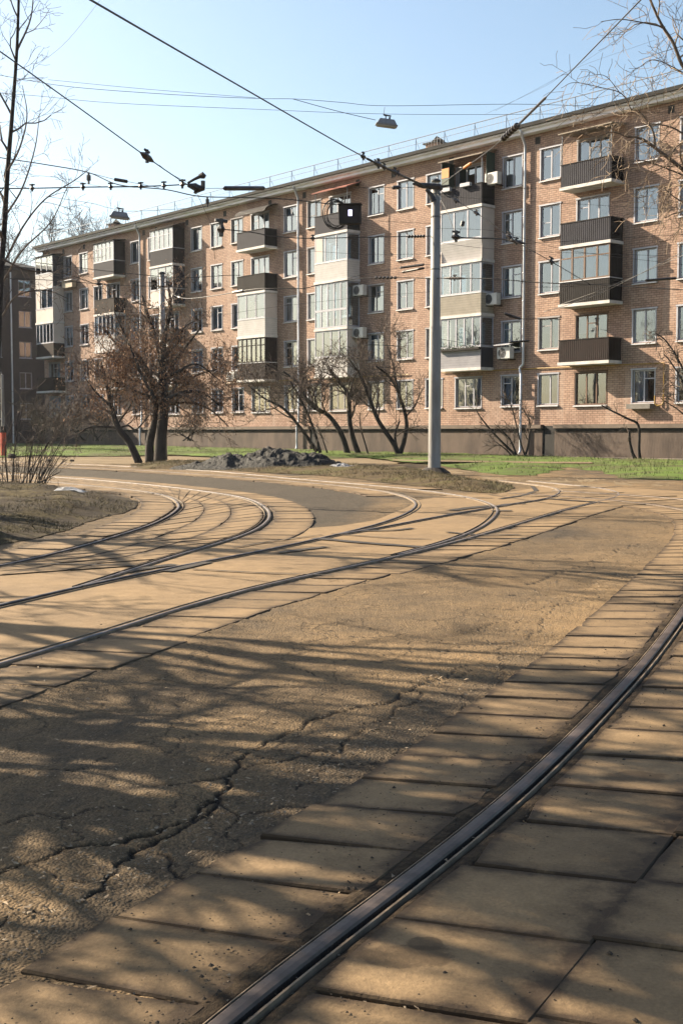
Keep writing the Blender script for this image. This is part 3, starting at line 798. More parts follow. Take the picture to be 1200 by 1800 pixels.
def blades(name, srf, n, hmin, hmax, w, mat, seed, gate=0.0, lean=0.5):
    me = srf.data; rs = np.random.RandomState(seed)
    me.calc_loop_triangles()
    tri = np.array([t.vertices[:] for t in me.loop_triangles])
    co = np.array([v.co[:] for v in me.vertices])
    a, b, c = co[tri[:, 0]], co[tri[:, 1]], co[tri[:, 2]]
    ar = np.linalg.norm(np.cross(b-a, c-a), axis=1)
    cen = (a+b+c)/3
    ar = ar/(np.maximum(cen[:, 1], 10)**1.2)
    idx = rs.choice(len(tri), n, p=ar/ar.sum())
    u, v = rs.rand(n), rs.rand(n); fl = u+v > 1; u[fl], v[fl] = 1-u[fl], 1-v[fl]
    p = a[idx]+(b-a)[idx]*u[:, None]+(c-a)[idx]*v[:, None]
    k = fbm(p[:, 0]*1.1, p[:, 1]*1.1, 3, seed) > gate
    p = p[k]; n = len(p)
    ang = rs.rand(n)*6.283; h = rs.uniform(hmin, hmax, n)
    ln = rs.rand(n)*lean; la = rs.rand(n)*6.283
    dx, dy = np.cos(ang)*w, np.sin(ang)*w
    v0 = p+np.c_[dx, dy, np.zeros(n)]; v1 = p-np.c_[dx, dy, np.zeros(n)]
    v2 = p+np.c_[np.cos(la)*ln*h, np.sin(la)*ln*h, h]
    V = np.stack([v0, v1, v2], 1).reshape(-1, 3)
    Fc = np.arange(3*n).reshape(-1, 3)
    m2 = bpy.data.meshes.new(name); m2.from_pydata(V.tolist(), [], Fc.tolist()); m2.materials.append(mat); m2.update()
    o = bpy.data.objects.new(name, m2); C.objects.link(o); o['kind'] = 'stuff'
    return o
blades('grass', grass_o, 42000, 0.04, 0.12, 0.010, M_BLADE, 3, 0.5)
blades('dry_grass', left_isl, 20000, 0.02, 0.08, 0.004, M_DRYBL, 5, 0.5, 1.8)
blades('dry_grass', pole_isl, 16000, 0.03, 0.10, 0.006, M_DRYBL, 6, 0.44, 1.6)

# loose grit and leaf litter on the road, densest along the slab edge
rs = np.random.RandomState(8)
mb = MB()
edge = offset(R0, -0.82)
k = 0
while k < 6500:
    if rs.rand() < 0.55:
        q = at_len(edge, [rs.rand()**1.6*0.75])[0]; d = abs(rs.normal(0, 0.35)); x, y = q[0]-d, q[1]+d*0.3
    elif rs.rand() < 0.3:
        q = at_len(R0, [rs.rand()**1.6*0.6])[0]; d = rs.choice([-0.1, 0.14])+rs.normal(0, .03); x, y = q[0]+d, q[1]
    else:
        x, y = G(rs.uniform(-50, 1150), 1000+800*rs.rand())
    s = rs.uniform(0.003, 0.011) if rs.rand() < .9 else rs.uniform(.011, .018)
    z = gz(y)+0.026+s*.3
    b0 = len(mb.v)
    pts = [Vector((rs.normal(), rs.normal(), abs(rs.normal())*.6)).normalized()*s*rs.uniform(.7, 1.2) for _ in range(5)]
    for p in pts: mb.v.append((x+p.x, y+p.y, z+p.z*.7))
    for f in ((0, 1, 2), (0, 2, 3), (0, 3, 4), (1, 3, 2), (0, 4, 1), (1, 4, 3)):
        mb.f.append(tuple(b0+i for i in f)); mb.m.append(0)
    k += 1
tag(mb.build('gravel', pm('grit', (0.42, 0.33, 0.23), (0.12, 0.09, 0.065), 25, 0.9, 0, 0)), kind='stuff')
mb = MB()
for k in range(2600):
    side = rs.rand()
    off = (-.1-rs.exponential(.12) if rs.rand() < .6 else rs.uniform(-.73, -.1)) if side < .55 else (.13+rs.exponential(.12) if rs.rand() < .6 else rs.uniform(.13, 1.3))
    q = at_len(R0, [rs.rand()**1.5*.6])[0]; t_ = at_len(R0, [min(1, rs.rand()*0+.0)])[0]
    x, y = q[0]+off*.88, q[1]-off*.47
    s = rs.uniform(.0018, .005) if rs.rand() < .93 else rs.uniform(.005, .011)
    z = gz(y)+.0455; b0 = len(mb.v)
    for a_ in range(5):
        r_ = s*rs.uniform(.7, 1.3); mb.v.append((x+r_*math.cos(a_*1.257), y+r_*math.sin(a_*1.257), z))
    mb.v.append((x, y, z+s*.8))
    for a_ in range(5): mb.f.append((b0+a_, b0+(a_+1) % 5, b0+5)); mb.m.append(0)
tag(mb.build('dirt_crumbs', pm('crumb', (0.09, 0.065, 0.045), (0.04, 0.03, 0.02), 25, 0.95, 0, 0)), kind='stuff')
mb = MB()
for k in range(500):
    if rs.rand() < .6:
        q = at_len(edge, [rs.rand()**1.5*0.7])[0]; x, y = q[0]-rs.exponential(.3), q[1]+rs.uniform(-.1, .2)
    else: x, y = G(rs.uniform(0, 1150), 1050+750*rs.rand())
    l, a = rs.uniform(.007, .02), rs.rand()*6.28
    dx, dy = math.cos(a)*l, math.sin(a)*l
    z = gz(y)+.033
    mb.quad((x-dx, y-dy, z), (x-dy*.35, y+dx*.35, z+rs.rand()*.012), (x+dx, y+dy, z+rs.rand()*.01), (x+dy*.35, y-dx*.35, z+.004))
tag(mb.build('leaves', pm('dry_leaf', (0.6, 0.46, 0.3), (0.26, 0.17, 0.1), 30, 0.8, 0, 0)), kind='stuff')
# ------------------------------------------------------------------ apartment block
B = empty('apartment_building', (BO[0], BO[1], 0), -(math.pi/2-PHI))
tag(B, 'long five storey pink brick apartment block with stacked balconies behind the tram loop', 'building')
X0, X1, DEPTH = -53.6, 15.0, 11.5
TOP1, FH, WH, WW, BW = 4.52, 2.68, 1.46, 1.16, 1.76
COLS = [5.2, 2.9, -2.5, -4.85, -10.15, -12.35, -14.65, -20.0, -22.2, -27.6, -29.85, -32.1, -37.4, -39.7, -45.0, -47.1, -49.5]
BCOLS = [0.0, -7.7, -17.7, -25.2, -35.2, -42.8, -51.9]
EAVE = 16.05
holes = []
for c in COLS:
    for fl in range(5):
        t = TOP1+FH*fl; holes.append((c-WW/2, c+WW/2, t-WH, t, c, fl, 'w'))
for c in BCOLS:
    for fl in range(5):
        t = TOP1+FH*fl; holes.append((c-BW/2, c+BW/2, t-WH-0.04, t, c, fl, 'b'))
def wall_grid(x0, x1, z0, z1, holes, y):
    xs_ = sorted({x0, x1} | {round(h[0], 4) for h in holes} | {round(h[1], 4) for h in holes})
    zs_ = sorted({z0, z1} | {round(h[2], 4) for h in holes} | {round(h[3], 4) for h in holes})
    mb = MB()
    vid = {}
    def V(i, j):
        if (i, j) not in vid: vid[(i, j)] = len(mb.v); mb.v.append((xs_[i], y, zs_[j]))
        return vid[(i, j)]
    for i in range(len(xs_)-1):
        cx = (xs_[i]+xs_[i+1])/2
        hh = [h for h in holes if h[0] < cx < h[1]]
        for j in range(len(zs_)-1):
            cz = (zs_[j]+zs_[j+1])/2
            if any(h[2] < cz < h[3] for h in hh): continue
            mb.f.append((V(i, j), V(i+1, j), V(i+1, j+1), V(i, j+1))); mb.m.append(0)
    return mb
mb = wall_grid(X0, X1, 0.0, EAVE, holes, 0.0)
RV = 0.13
for h in holes:                                         # plastered reveals
    a, b, z0, z1 = h[:4]
    mb.quad((a, 0, z0), (a, 0, z1), (a, RV, z1), (a, RV, z0), 1)
    mb.quad((b, 0, z1), (b, 0, z0), (b, RV, z0), (b, RV, z1), 1)
    mb.quad((a, 0, z1), (b, 0, z1), (b, RV, z1), (a, RV, z1), 1)
    mb.quad((b, 0, z0), (a, 0, z0), (a, RV, z0), (b, RV, z0), 1)
mb.quad((X0, DEPTH, 0), (X0, 0, 0), (X0, 0, EAVE), (X0, DEPTH, EAVE))
mb.quad((X1, 0, 0), (X1, DEPTH, 0), (X1, DEPTH, EAVE), (X1, 0, EAVE))
mb.quad((X1, DEPTH, 0), (X0, DEPTH, 0), (X0, DEPTH, EAVE), (X1, DEPTH, EAVE))
mb.build('wall', [M_BRICK, M_REVEAL], B)
mb = MB(); mb.quad((X0+.1, 1.6, 1.5), (X1-.1, 1.6, 1.5), (X1-.1, 1.6, 16), (X0+.1, 1.6, 16))
for fl in range(6): 
    z = 2.28+FH*fl; mb.quad((X0+.1, 0.25, z), (X1-.1, 0.25, z), (X1-.1, 1.59, z), (X0+.1, 1.59, z))
mb.build('interior', M_INT, B)
# plinth, ledge, recesses
mb = MB()
segs = [(X0-.06, -20.3), (-19.6, -2.75), (-2.0, X1+.05)]
for a, b in segs:
    mb = MB(); mb.box(a, b, -0.10, -0.002, 0.0, 1.80); mb.build('plinth', M_PLINTH, B)
    mb = MB(); mb.box(a, b, -0.24, -0.003, 1.92, 2.10)
    mb.box(a, b, -0.16, -0.003, 1.802, 1.918, 1); mb.build('plinth_ledge', [M_LEDGE, M_BLACK], B)
for a, b in ((-20.3, -19.6), (-2.75, -2.0)):
    mb = MB(); mb.box(a+.01, b-.01, -0.05, -0.004, 0.3, 2.05); mb.build('basement_opening_shade', M_BLACK, B)  # black panel in place of an opening, its shade put into the colour
# pavement skirt at the foot of the wall
mb = MB(); mb.box(X0, X1, -0.95, -0.105, 0.30, 0.58); mb.build('blind_area', pm('skirt_concrete', (0.30, 0.25, 0.20), (0.2, 0.165, 0.13), 1.5, 0.9), B)
# eaves, roof, flashing
mb = MB()
mb.box(X0-.35, X1+.35, -0.42, -0.002, EAVE, EAVE+.13)
mb.v += []
mb.quad((X0-.35, -0.42, EAVE+.13), (X0-.35, -0.56, EAVE+.17), (X1+.35, -0.56, EAVE+.17), (X1+.35, -0.42, EAVE+.13))
mb.quad((X0-.35, -0.56, EAVE+.17), (X0-.35, -0.56, EAVE+.25), (X1+.35, -0.56, EAVE+.25), (X1+.35, -0.56, EAVE+.17))
mb.build('cornice', M_EAVE, B)
mb = MB()
mb.box(X0-.38, X1+.38, -0.68, -0.45, EAVE+.253, EAVE+.42)
mb.quad((X0-.38, -0.68, EAVE+.423), (X1+.38, -0.68, EAVE+.423), (X1+.38, DEPTH/2, EAVE+1.55), (X0-.38, DEPTH/2, EAVE+1.55), 1)
mb.quad((X1+.38, DEPTH+.6, EAVE+.52), (X0-.38, DEPTH+.6, EAVE+.52), (X0-.38, DEPTH/2, EAVE+1.55), (X1+.38, DEPTH/2, EAVE+1.55), 1)
mb.quad((X0-.38, -.6, EAVE+.4), (X0-.38, DEPTH+.6, EAVE+.4), (X0-.38, DEPTH/2, EAVE+1.54), (X0-.38, DEPTH/2, EAVE+1.54), 0)
rf = mb.build('roof', [M_ROOF, M_ROOFL], B)
mb = MB()
x = X0
while x < X1:
    mb.tube([(x, 0.0, EAVE+.60), (x, 0.02, EAVE+1.28)], 0.022, 4)
    mb.tube([(x, 0.35, EAVE+.66), (x, 0.03, EAVE+1.15)], 0.014, 4)
    x += 2.1
for z, r in ((1.28, .022), (0.98, .012)):
    mb.tube([(X0, 0.02, EAVE+z), (X1, 0.02, EAVE+z)], r, 4)
x = -26.0
while x < X1:
    mb.tube([(x, 0.02, EAVE+.62), (x, 0.02, EAVE+1.28)], 0.007, 3, cap=False); x += 0.21
mb.build('roof_railing', M_RAIL, B)
for sx_, dy_ in ((-12.2, 2.2), (-46.0, 2.2)):
    mb = MB(); mb.box(sx_-.42, sx_+.42, dy_-.42, dy_+.42, EAVE+.7, EAVE+1.40)
    mb.box(sx_-.55, sx_+.55, dy_-.55, dy_+.55, EAVE+1.40, EAVE+1.47, 1)
    mb.tube([(sx_-.6, dy_, EAVE+1.48), (sx_, dy_, EAVE+1.66), (sx_+.6, dy_, EAVE+1.48)], [.03, .22, .03], 4, 1)
    mb.build('chimney', [M_BRICK, M_ROOF], rf)
for x in (4.1, -3.3, -9.0, -13.3, -16.2, -20.9, -24.2, -28.9, -33.2, -37.0, -38.6, -43.9, -47.0, -50.2, -52.5):
    mb = MB(); mb.box(x-.16, x+.16, -0.006, 0.05, EAVE-.50, EAVE-.16); mb.build('attic_vent', M_BLACK, B)

def leaf_frame(mb, x0, x1, z0, z1, y, splits, fort=None, w=0.046, t=0.06):
    mb.box(x0, x0+w, y, y+t, z0, z1); mb.box(x1-w, x1, y, y+t, z0, z1)
    mb.box(x0+w, x1-w, y, y+t, z0, z0+w); mb.box(x0+w, x1-w, y, y+t, z1-w, z1)
    for s in splits:
        xm = x0+(x1-x0)*s
        mb.box(xm-w*.75, xm+w*.75, y-.004, y+t, z0+w, z1-w)
    if fort is not None:
        i, f = fort
        e = [0]+list(splits)+[1]
        xa, xb = x0+(x1-x0)*e[i], x0+(x1-x0)*e[i+1]
        zm = z0+(z1-z0)*f
        mb.box(xa+w*.76, xb-w*.76, y+.002, y+t-.004, zm-w*.5, zm+w*.5)

rw = random.Random(12)
def curtain(x0, x1, z0, z1, y, parent, rn):
    k = rn.random()
    if k < 0.2: return
    mats = [M_CURT, M_CURT, M_CURT, M_CURT2, M_CURT3, M_CURT3]
    m = rn.choice(mats)
    mb = MB()
    def drape(a, b, za, zb, amp=0.014):
        n = max(4, int((b-a)/0.06)); base = len(mb.v)
        ph = rn.random()*6
        for i in range(n+1):
            xx = a+(b-a)*i/n; yy = y+amp*math.sin(i*1.9+ph)
            mb.v += [(xx, yy, za), (xx, yy, zb)]
        for i in range(n): mb.f.append((base+2*i, base+2*i+2, base+2*i+3, base+2*i+1)); mb.m.append(0)
    w = x1-x0
    if k < 0.42: drape(x0, x1, z0, z1)
    elif k < 0.62: drape(x0, x0+w*rn.uniform(.3, .6), z0, z1)
    elif k < 0.80: drape(x1-w*rn.uniform(.35, .6), x1, z0, z1)
    elif k < 0.92: drape(x0, x0+w*.27, z0, z1); drape(x1-w*.27, x1, z0, z1)
    else: drape(x0, x1, z0+(z1-z0)*rn.uniform(.3, .55), z1, 0.004)
    mb.build('curtain', m, parent)

def window(h):
    a, b, z0, z1, c, fl, typ = h
    rn = random.Random(int(1000+c*37+fl*101))
    mb = MB()
    fmat = M_WHITE
    if typ == 'w':
        sp_ = rn.choice([(0.5,), (0.5,), (0.44,), (0.56,)])
        fort = rn.choice([None, None, (0, .76), (1, .74), (0, .45)])
        if rn.random() < 0.2: fmat = M_REVEAL
    else:
        sp_ = rn.choice([(0.34, 0.68), (0.33, 0.66)])
        fort = rn.choice([None, (1, .74), (0, .74), (1, .74)])
        if rn.random() < .45: fmat = M_BROWNF if rn.random() < .3 else M_REVEAL
    g = 0.012
    leaf_frame(mb, a+g, b-g, z0+g, z1-g, 0.075, sp_, fort)
    mb.box(a-.10, b+.10, -0.035, -0.003, z1+.005, z1+.075)           # lintel drip strip
    mb.box(a-.075, a-.002, -0.016, -0.003, z0, z1); mb.box(b+.002, b+.05, -0.016, -0.003, z0, z1)
    o = mb.build('window' if True else '', fmat, B)
    mb = MB(); mb.quad((a+.05, 0.10, z0+.05), (b-.05, 0.10, z0+.05), (b-.05, 0.10, z1-.05), (a+.05, 0.10, z1-.05)); mb.build('pane', M_GLASS, o)
    mb = MB(); mb.v += [(a-.07, -.10, z0-.05), (b+.07, -.10, z0-.05), (b+.07, .07, z0-.004), (a-.07, .07, z0-.004), (a-.07, -.10, z0-.09), (b+.07, -.10, z0-.09), (b+.07, -.002, z0-.09), (a-.07, -.002, z0-.09)]
    mb.f += [(0, 1, 2, 3), (4, 5, 1, 0), (1, 5, 6, 2), (0, 3, 7, 4), (7, 6, 5, 4)]; mb.m += [0]*5
    mb.build('sill', M_SILL, o)
    curtain(a+.02, b-.02, z0+.02, z1-.02, 0.24, o, rn)
    return o
for h in holes:
    if h[6] == 'w' or h[5] == 0: window(h)

# balconies --------------------------------------------------------------
BL, BD = 1.40, 0.95
SPEC = {
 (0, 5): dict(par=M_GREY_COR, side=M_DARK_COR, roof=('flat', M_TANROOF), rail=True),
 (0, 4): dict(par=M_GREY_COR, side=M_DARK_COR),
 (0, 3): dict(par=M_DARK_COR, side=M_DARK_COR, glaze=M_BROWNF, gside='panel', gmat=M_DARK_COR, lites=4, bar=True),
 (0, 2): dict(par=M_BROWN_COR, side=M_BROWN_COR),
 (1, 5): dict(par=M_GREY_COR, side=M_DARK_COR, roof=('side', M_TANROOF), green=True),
 (1, 4): dict(par=M_WSIDING, side=M_PINK, glaze=M_WHITE, gside='panel', gmat=M_PINK, lites=3, full=True, flare=.16),
 (1, 3): dict(par=M_BSIDING, side=M_BSIDING, glaze=M_WHITE, gside='glass', lites=4),
 (1, 2): dict(par=M_GSIDING, side=M_GREY_FLAT, glaze=M_WHITE, gside='glass', lites=5, box=True),
 (2, 5): dict(par=M_GREY_FLAT, side=M_DARK_COR, roof=('slope', M_REDROOF)),
 (2, 4): dict(par=M_WSIDING, side=M_WSIDING, glaze=M_WHITE, gside='glass', lites=3, panel0=True),
 (2, 3): dict(par=None, side=None, glaze=M_WHITE, gside='glass', lites=5, whole=True),
 (2, 2): dict(par=M_WSIDING, side=M_WSIDING, glaze=M_WHITE, gside='panel', gmat=M_PINK, lites=4),
 (3, 5): dict(par=M_GREY_FLAT, side=M_DARK_COR, roof=('curve', M_DARKF)),
 (3, 4): dict(par=M_DARK_COR, side=M_DARK_COR),
 (3, 3): dict(par=M_WSIDING, side=M_WSIDING, glaze=M_WHITE, gside='panel', gmat=M_PINK, lites=3),
 (3, 2): dict(par=M_BROWN_COR, side=M_BROWN_COR, glaze=M_DARKF, gside='panel', gmat=M_BROWN_COR, lites=6, bar=True),
 (4, 5): dict(par=M_GREY_COR, side=M_BROWN_COR, glaze=M_WHITE, gside='panel', gmat=M_BROWN_COR, lites=5, bar=True, roof=('side', M_DARKF)),
 (4, 4): dict(par=M_PINK, side=M_GREY_FLAT, glaze=M_WHITE, gside='panel', gmat=M_GREY_FLAT, lites=3),
 (4, 3): dict(par=M_BROWN_COR, side=M_BROWN_COR),
 (4, 2): dict(par=M_WSIDING, side=M_BROWN_COR),
 (5, 5): dict(par=M_GREY_FLAT, side=M_DARK_COR, glaze=M_WHITE, gside='panel', gmat=M_DARK_COR, lites=5, bar=True, roof=('flat', M_DARKF)),
 (5, 4): dict(par=M_BROWN_COR, side=M_BROWN_COR),
 (5, 3): dict(par=M_WSIDING, side=M_PINK, glaze=M_WHITE, gside='glass', lites=5, full=True),
 (5, 2): dict(par=M_BROWN_COR, side=M_BROWN_COR),
 (6, 5): dict(par=M_WSIDING, side=M_GREY_FLAT, glaze=M_WHITE, gside='panel', gmat=M_GREY_FLAT, lites=3, roof=('flat', M_DARKF)),
 (6, 4): dict(par=M_PINK, side=M_PINK, glaze=M_WHITE, gside='panel', gmat=M_PINK, lites=3, panel0=True),
 (6, 3): dict(par=M_BROWN_COR, side=M_BROWN_COR, glaze=M_WHITE, gside='panel', gmat=M_PINK, lites=5),
 (6, 2): dict(par=M_BROWN_COR, side=M_BROWN_COR),
}
def balcony(ci, fl, sp_):
    cx = BCOLS[ci]+0.28
    if ci == 6: cx = BCOLS[ci]+0.28
    rn = random.Random(ci*17+fl)
    zf = 4.98+FH*(fl-2)
    hr = 1.0
    mb = MB()
    mb.box(cx-BL-.05, cx+BL+.05, -BD-.05, -0.004, zf-.14, zf)
    bal = mb.build('balcony', M_CSLAB, B)
    y0 = -BD
    fl_ = sp_.get('flare', 0)
    if sp_.get('par'):
        mb = MB()
        if fl_:
            mb.v += [(cx-BL, y0+fl_, zf+.02), (cx+BL, y0+fl_, zf+.02), (cx+BL+.02, y0-.03, zf+hr), (cx-BL-.02, y0-.03, zf+hr), (cx-BL, y0+fl_+.04, zf+.02), (cx+BL, y0+fl_+.04, zf+.02), (cx+BL, y0+.03, zf+hr), (cx-BL, y0+.03, zf+hr)]
            for q in ((0, 1, 2, 3), (5, 4, 7, 6), (3, 2, 6, 7), (1, 5, 6, 2), (4, 0, 3, 7)): mb.f.append(q); mb.m.append(0)
        else:
            mb.box(cx-BL, cx+BL, y0, y0+.04, zf+.003, zf+hr)
        mb.build('parapet', sp_['par'], bal)
        for s in (-1, 1):
            xa = cx+s*BL-(0.04 if s > 0 else 0)
            mb = MB(); mb.box(xa, xa+.04, y0+.043, -0.006, zf+.003, zf+hr)
            mb.build('side_panel', sp_['side'], bal)
        mb = MB()
        mb.box(cx-BL-.02, cx+BL+.02, y0-.02, y0+.06, zf+hr+.002, zf+hr+.04)
        for s in (-1, 1): mb.box(cx+s*BL-.03, cx+s*BL+.03, y0+.063, -.006, zf+hr+.002, zf+hr+.04)
        mb.build('handrail', M_SILL if sp_.get('glaze') else M_DARKF, bal)
    gz0 = zf+hr+.045; gz1 = zf+FH-.16
    if fl == 5: gz1 = zf+FH-.30
    fm = sp_.get('glaze')
    if fm:
        if sp_.get('whole'): gz0 = zf+.02
        mb = MB()
        n = sp_['lites']; xl = cx-BL
        splits = [i/n for i in range(1, n)]
        leaf_frame(mb, cx-BL, cx+BL, gz0, gz1, y0, splits, None, 0.06, 0.05)
        if sp_.get('bar'):
            zz = gz0+(gz1-gz0)*.7
            mb.box(cx-BL+.06, cx+BL-.06, y0+.004, y0+.046, zz-.03, zz+.03)
        if sp_.get('whole'):
            zz = zf+hr
            mb.box(cx-BL+.06, cx+BL-.06, y0-.006, y0+.046, zz-.06, zz+.06)
        if sp_.get('gside') == 'glass':
            for s in (-1, 1):
                xa = cx+s*BL-(0.05 if s > 0 else 0)
                mb.box(xa, xa+.05, y0+.052, -.006, gz0, gz0+.06); mb.box(xa, xa+.05, y0+.052, -.006, gz1-.06, gz1)
                mb.box(xa, xa+.05, -.07, -.006, gz0+.061, gz1-.061); mb.box(xa, xa+.05, y0+.052, y0+.10, gz0+.061, gz1-.061)
        fr = mb.build('glazing_frame', fm, bal)
        mb = MB()
        x_a = cx-BL+.06
        if sp_.get('panel0'): x_a = cx-BL+2*BL/n*0.72
        mb.quad((x_a, y0+.025, gz0+.05), (cx+BL-.05, y0+.025, gz0+.05), (cx+BL-.05, y0+.025, gz1-.05), (x_a, y0+.025, gz1-.05))
        if sp_.get('gside') == 'glass':
            for s in (-1, 1):
                xx = cx+s*(BL-.025)
                mb.quad((xx, y0+.1, gz0+.05), (xx, -.07, gz0+.05), (xx, -.07, gz1-.05), (xx, y0+.1, gz1-.05))
        mb.build('pane', M_GLASS, fr)
        if sp_.get('panel0'):
            mb = MB(); mb.box(cx-BL+.061, x_a, y0+.008, y0+.042, gz0+.061, gz1-.061); mb.build('blind_panel', M_PINK, fr)
        if sp_.get('gside') == 'panel':
            for s in (-1, 1):
                xa = cx+s*BL-(0.04 if s > 0 else 0)
                mb = MB(); mb.box(xa, xa+.04, y0+.053, -.006, gz0, gz1)
                mb.build('side_wall', sp_['gmat'], bal)
        # curtains, blinds and clutter behind the glazing
        k = rn.random()
        mb = MB()
        def drape(a, b, za, zb):
            nn = max(4, int((b-a)/.07)); base = len(mb.v); ph = rn.random()*6
            for i in range(nn+1):
                xx = a+(b-a)*i/nn; yy = y0+.16+.013*math.sin(i*1.8+ph)
                mb.v += [(xx, yy, za), (xx, yy, zb)]
            for i in range(nn): mb.f.append((base+2*i, base+2*i+2, base+2*i+3, base+2*i+1)); mb.m.append(0)
        if sp_.get('full'): drape(cx-BL+.07, cx+BL-.07, gz0+.05, gz1-.05)
        else:
            for i in range(n):
                if rn.random() < .55:
                    wv = 2*BL/n; drape(cx-BL+wv*i+.05, cx-BL+wv*(i+rn.uniform(.6, 1))-.02, gz0+.05, gz1-.05)
        if mb.v: mb.build('curtain', rn.choice([M_CURT, M_CURT, M_CURT2]), bal)
    rk = sp_.get('roof')
    if rk:
        zt = zf+FH-.28
        mb = MB()
        kind, m = rk
        def slab(pf, m_):                 # pf: profile in (y, z), extruded along the balcony
            nn = len(pf); base = len(mb.v)
            for xx in (cx-BL-.12, cx+BL+.12):
                for (yy, zz) in pf: mb.v.append((xx, yy, zz))
            for i in range(nn): mb.f.append((base+i, base+(i+1) % nn, base+nn+(i+1) % nn, base+nn+i)); mb.m.append(0)
            mb.f.append(tuple(base+i for i in reversed(range(nn)))); mb.f.append(tuple(base+nn+i for i in range(nn))); mb.m += [0, 0]
        if kind == 'flat': slab([(-BD-.12, zt), (-.006, zt+.10), (-.006, zt+.15), (-BD-.12, zt+.05)], m)
        if kind == 'side': slab([(-BD-.12, zt), (-.006, zt+.34), (-.006, zt+.39), (-BD-.12, zt+.05)], m)
        if kind == 'slope': slab([(-BD-.15, zt-.1), (-.006, zt+.30), (-.006, zt+.35), (-BD-.15, zt-.05)], m)
        if kind == 'curve':
            o_ = [(-BD-.1, zt-.35), (-BD+.05, zt-.12), (-.6, zt+.05), (-.3, zt+.14), (-.006, zt+.17)]
            slab(o_+[(y_, z_-.03) for y_, z_ in reversed(o_)], m)
        cn = mb.build('canopy', m, bal)
        if kind in ('flat', 'side', 'slope') and not fm:
            for s in (-1, 1):
                mb = MB(); mb.tube([(cx+s*(BL-.03), y0+.03, zf+hr), (cx+s*(BL-.03), y0+.03, zt+.02)], .022, 6)
                mb.build('canopy_post', M_RAIL, cn)
    if sp_.get('green'):
        for bx in ((cx-BL, cx-BL+.04, y0+.05, -.006, zf+hr+.05, zf+FH-.2), (cx+BL-.04, cx+BL, y0+.35, -.006, zf+hr+.05, zf+FH-.1), (cx-BL+.045, cx-BL+.55, y0+.01, y0+.04, zf+hr+.05, zf+hr+.62)):
            mb = MB(); mb.box(*bx); mb.build('side_wall', M_GREEN, bal)
        mb = MB(); mb.box(cx-BL+.045, cx-BL+.55, y0+.008, y0+.04, zf+hr+.625, zf+hr+1.1); mb.build('sun_screen', M_OPANEL, bal)
        for bx in ((cx+.1, cx+.75, y0-.2, y0-.025, zf+hr-.05, zf+hr+.12), (cx-BL+.1, cx-BL+.8, y0-.2, y0-.025, zf+hr-.12, zf+hr+.08)):
            mb = MB(); mb.box(*bx); mb.build('planter', M_WHITE, bal)
    if sp_.get('box'):
        mb = MB(); mb.box(cx-BL, cx+BL+.05, y0-.2, y0-.03, zf+hr-.12, zf+hr-.02); pb = mb.build('planter', M_DARKF, bal)
        mb = MB(); rs_ = random.Random(5)
        for i in range(320):
            x_ = rs_.uniform(cx-BL, cx+BL); z_ = zf+hr-.02+rs_.random()**2*.26*(.4+.6*(math.sin(x_*5)*.5+.5)); y_ = y0-rs_.uniform(.03, .2); a_ = rs_.random()*6; l_ = .04
            mb.quad((x_, y_, z_), (x_+l_*math.cos(a_), y_+.02, z_+l_*math.sin(a_)), (x_+l_*1.2*math.cos(a_+.6), y_-.01, z_+l_*1.2*math.sin(a_+.6)), (x_+l_*math.cos(a_+1.2), y_-.02, z_+l_*math.sin(a_+1.2)))
        mb.build('planter_leaves', M_GREEN and pm('planter_green', (0.05, 0.11, 0.03), (0.03, 0.06, 0.02), 6, 0.8, 0, 0), pb)
    # the window and door on to the balcony
    h = [q for q in holes if q[6] == 'b' and q[4] == BCOLS[ci] and q[5] == fl-1][0]
    o = window(h); o.name = 'balcony_door'
for (ci, fl), sp_ in SPEC.items(): balcony(ci, fl, sp_)

# rain pipes
def rainpipe(x, kink):
    mb = MB()
    pts = [(x, -.50, EAVE+.35), (x, -.46, EAVE+.05), (x, -.16, EAVE-.45), (x, -.15, EAVE-.8)]
    if kink: pts += [(x, -.15, 5.3), (x, -.15, 5.05), (x-.16, -.2, 4.9), (x-.16, -.2, 4.75), (x, -.3, 4.55), (x, -.3, 1.1)]
    else: pts += [(x, -.15, 2.4), (x, -.3, 2.1), (x, -.3, 1.1)]
    pts += [(x, -.3, .8), (x, -.42, .65)]
    mb.tube(pts, [.14, .075]+[.068]*(len(pts)-2), 10)
    z = EAVE-1.2
    while z > 2.3:
        if not (kink and 4.3 < z < 5.6): mb.tube([(x, -.15, z), (x, -.15, z+.05)], .08, 10)
        z -= 1.35
    mb.build('rain_pipe', M_PIPE, B, smooth=True)
rainpipe(-3.95, True); rainpipe(-21.3, False); rainpipe(-38.9, False)
mb = MB()
mb.tube([(-9.5, -.06, 4.86), (1.4, -.06, 4.80)], .028, 6)
mb.tube([(1.4, -.06, 4.80), (4.0, -.06, 4.78), (4.0, -.06, 3.1), (3.95, -.10, 2.95), (3.75, -.14, 2.9), (3.6, -.14, 3.0), (3.6, -.14, 3.35)], .028, 6)
mb.tube([(-29, -.06, 4.9), (-12, -.06, 4.86)], .026, 6)
mb.build('gas_pipe', M_YELLOW, B)
mb = MB(); mb.box(2.25, 3.5, -.36, -.02, 2.78, 2.83); mb.box(2.25, 3.5, -.36, -.33, 2.83, 3.0); mb.box(2.25, 2.28, -.33, -.02, 2.83, 3.0); mb.box(3.47, 3.5, -.33, -.02, 2.83, 3.0)
mb.build('window_box', pm('box_wood', (0.3, 0.27, 0.25), (0.2, 0.18, 0.16), 3, 0.8), B)

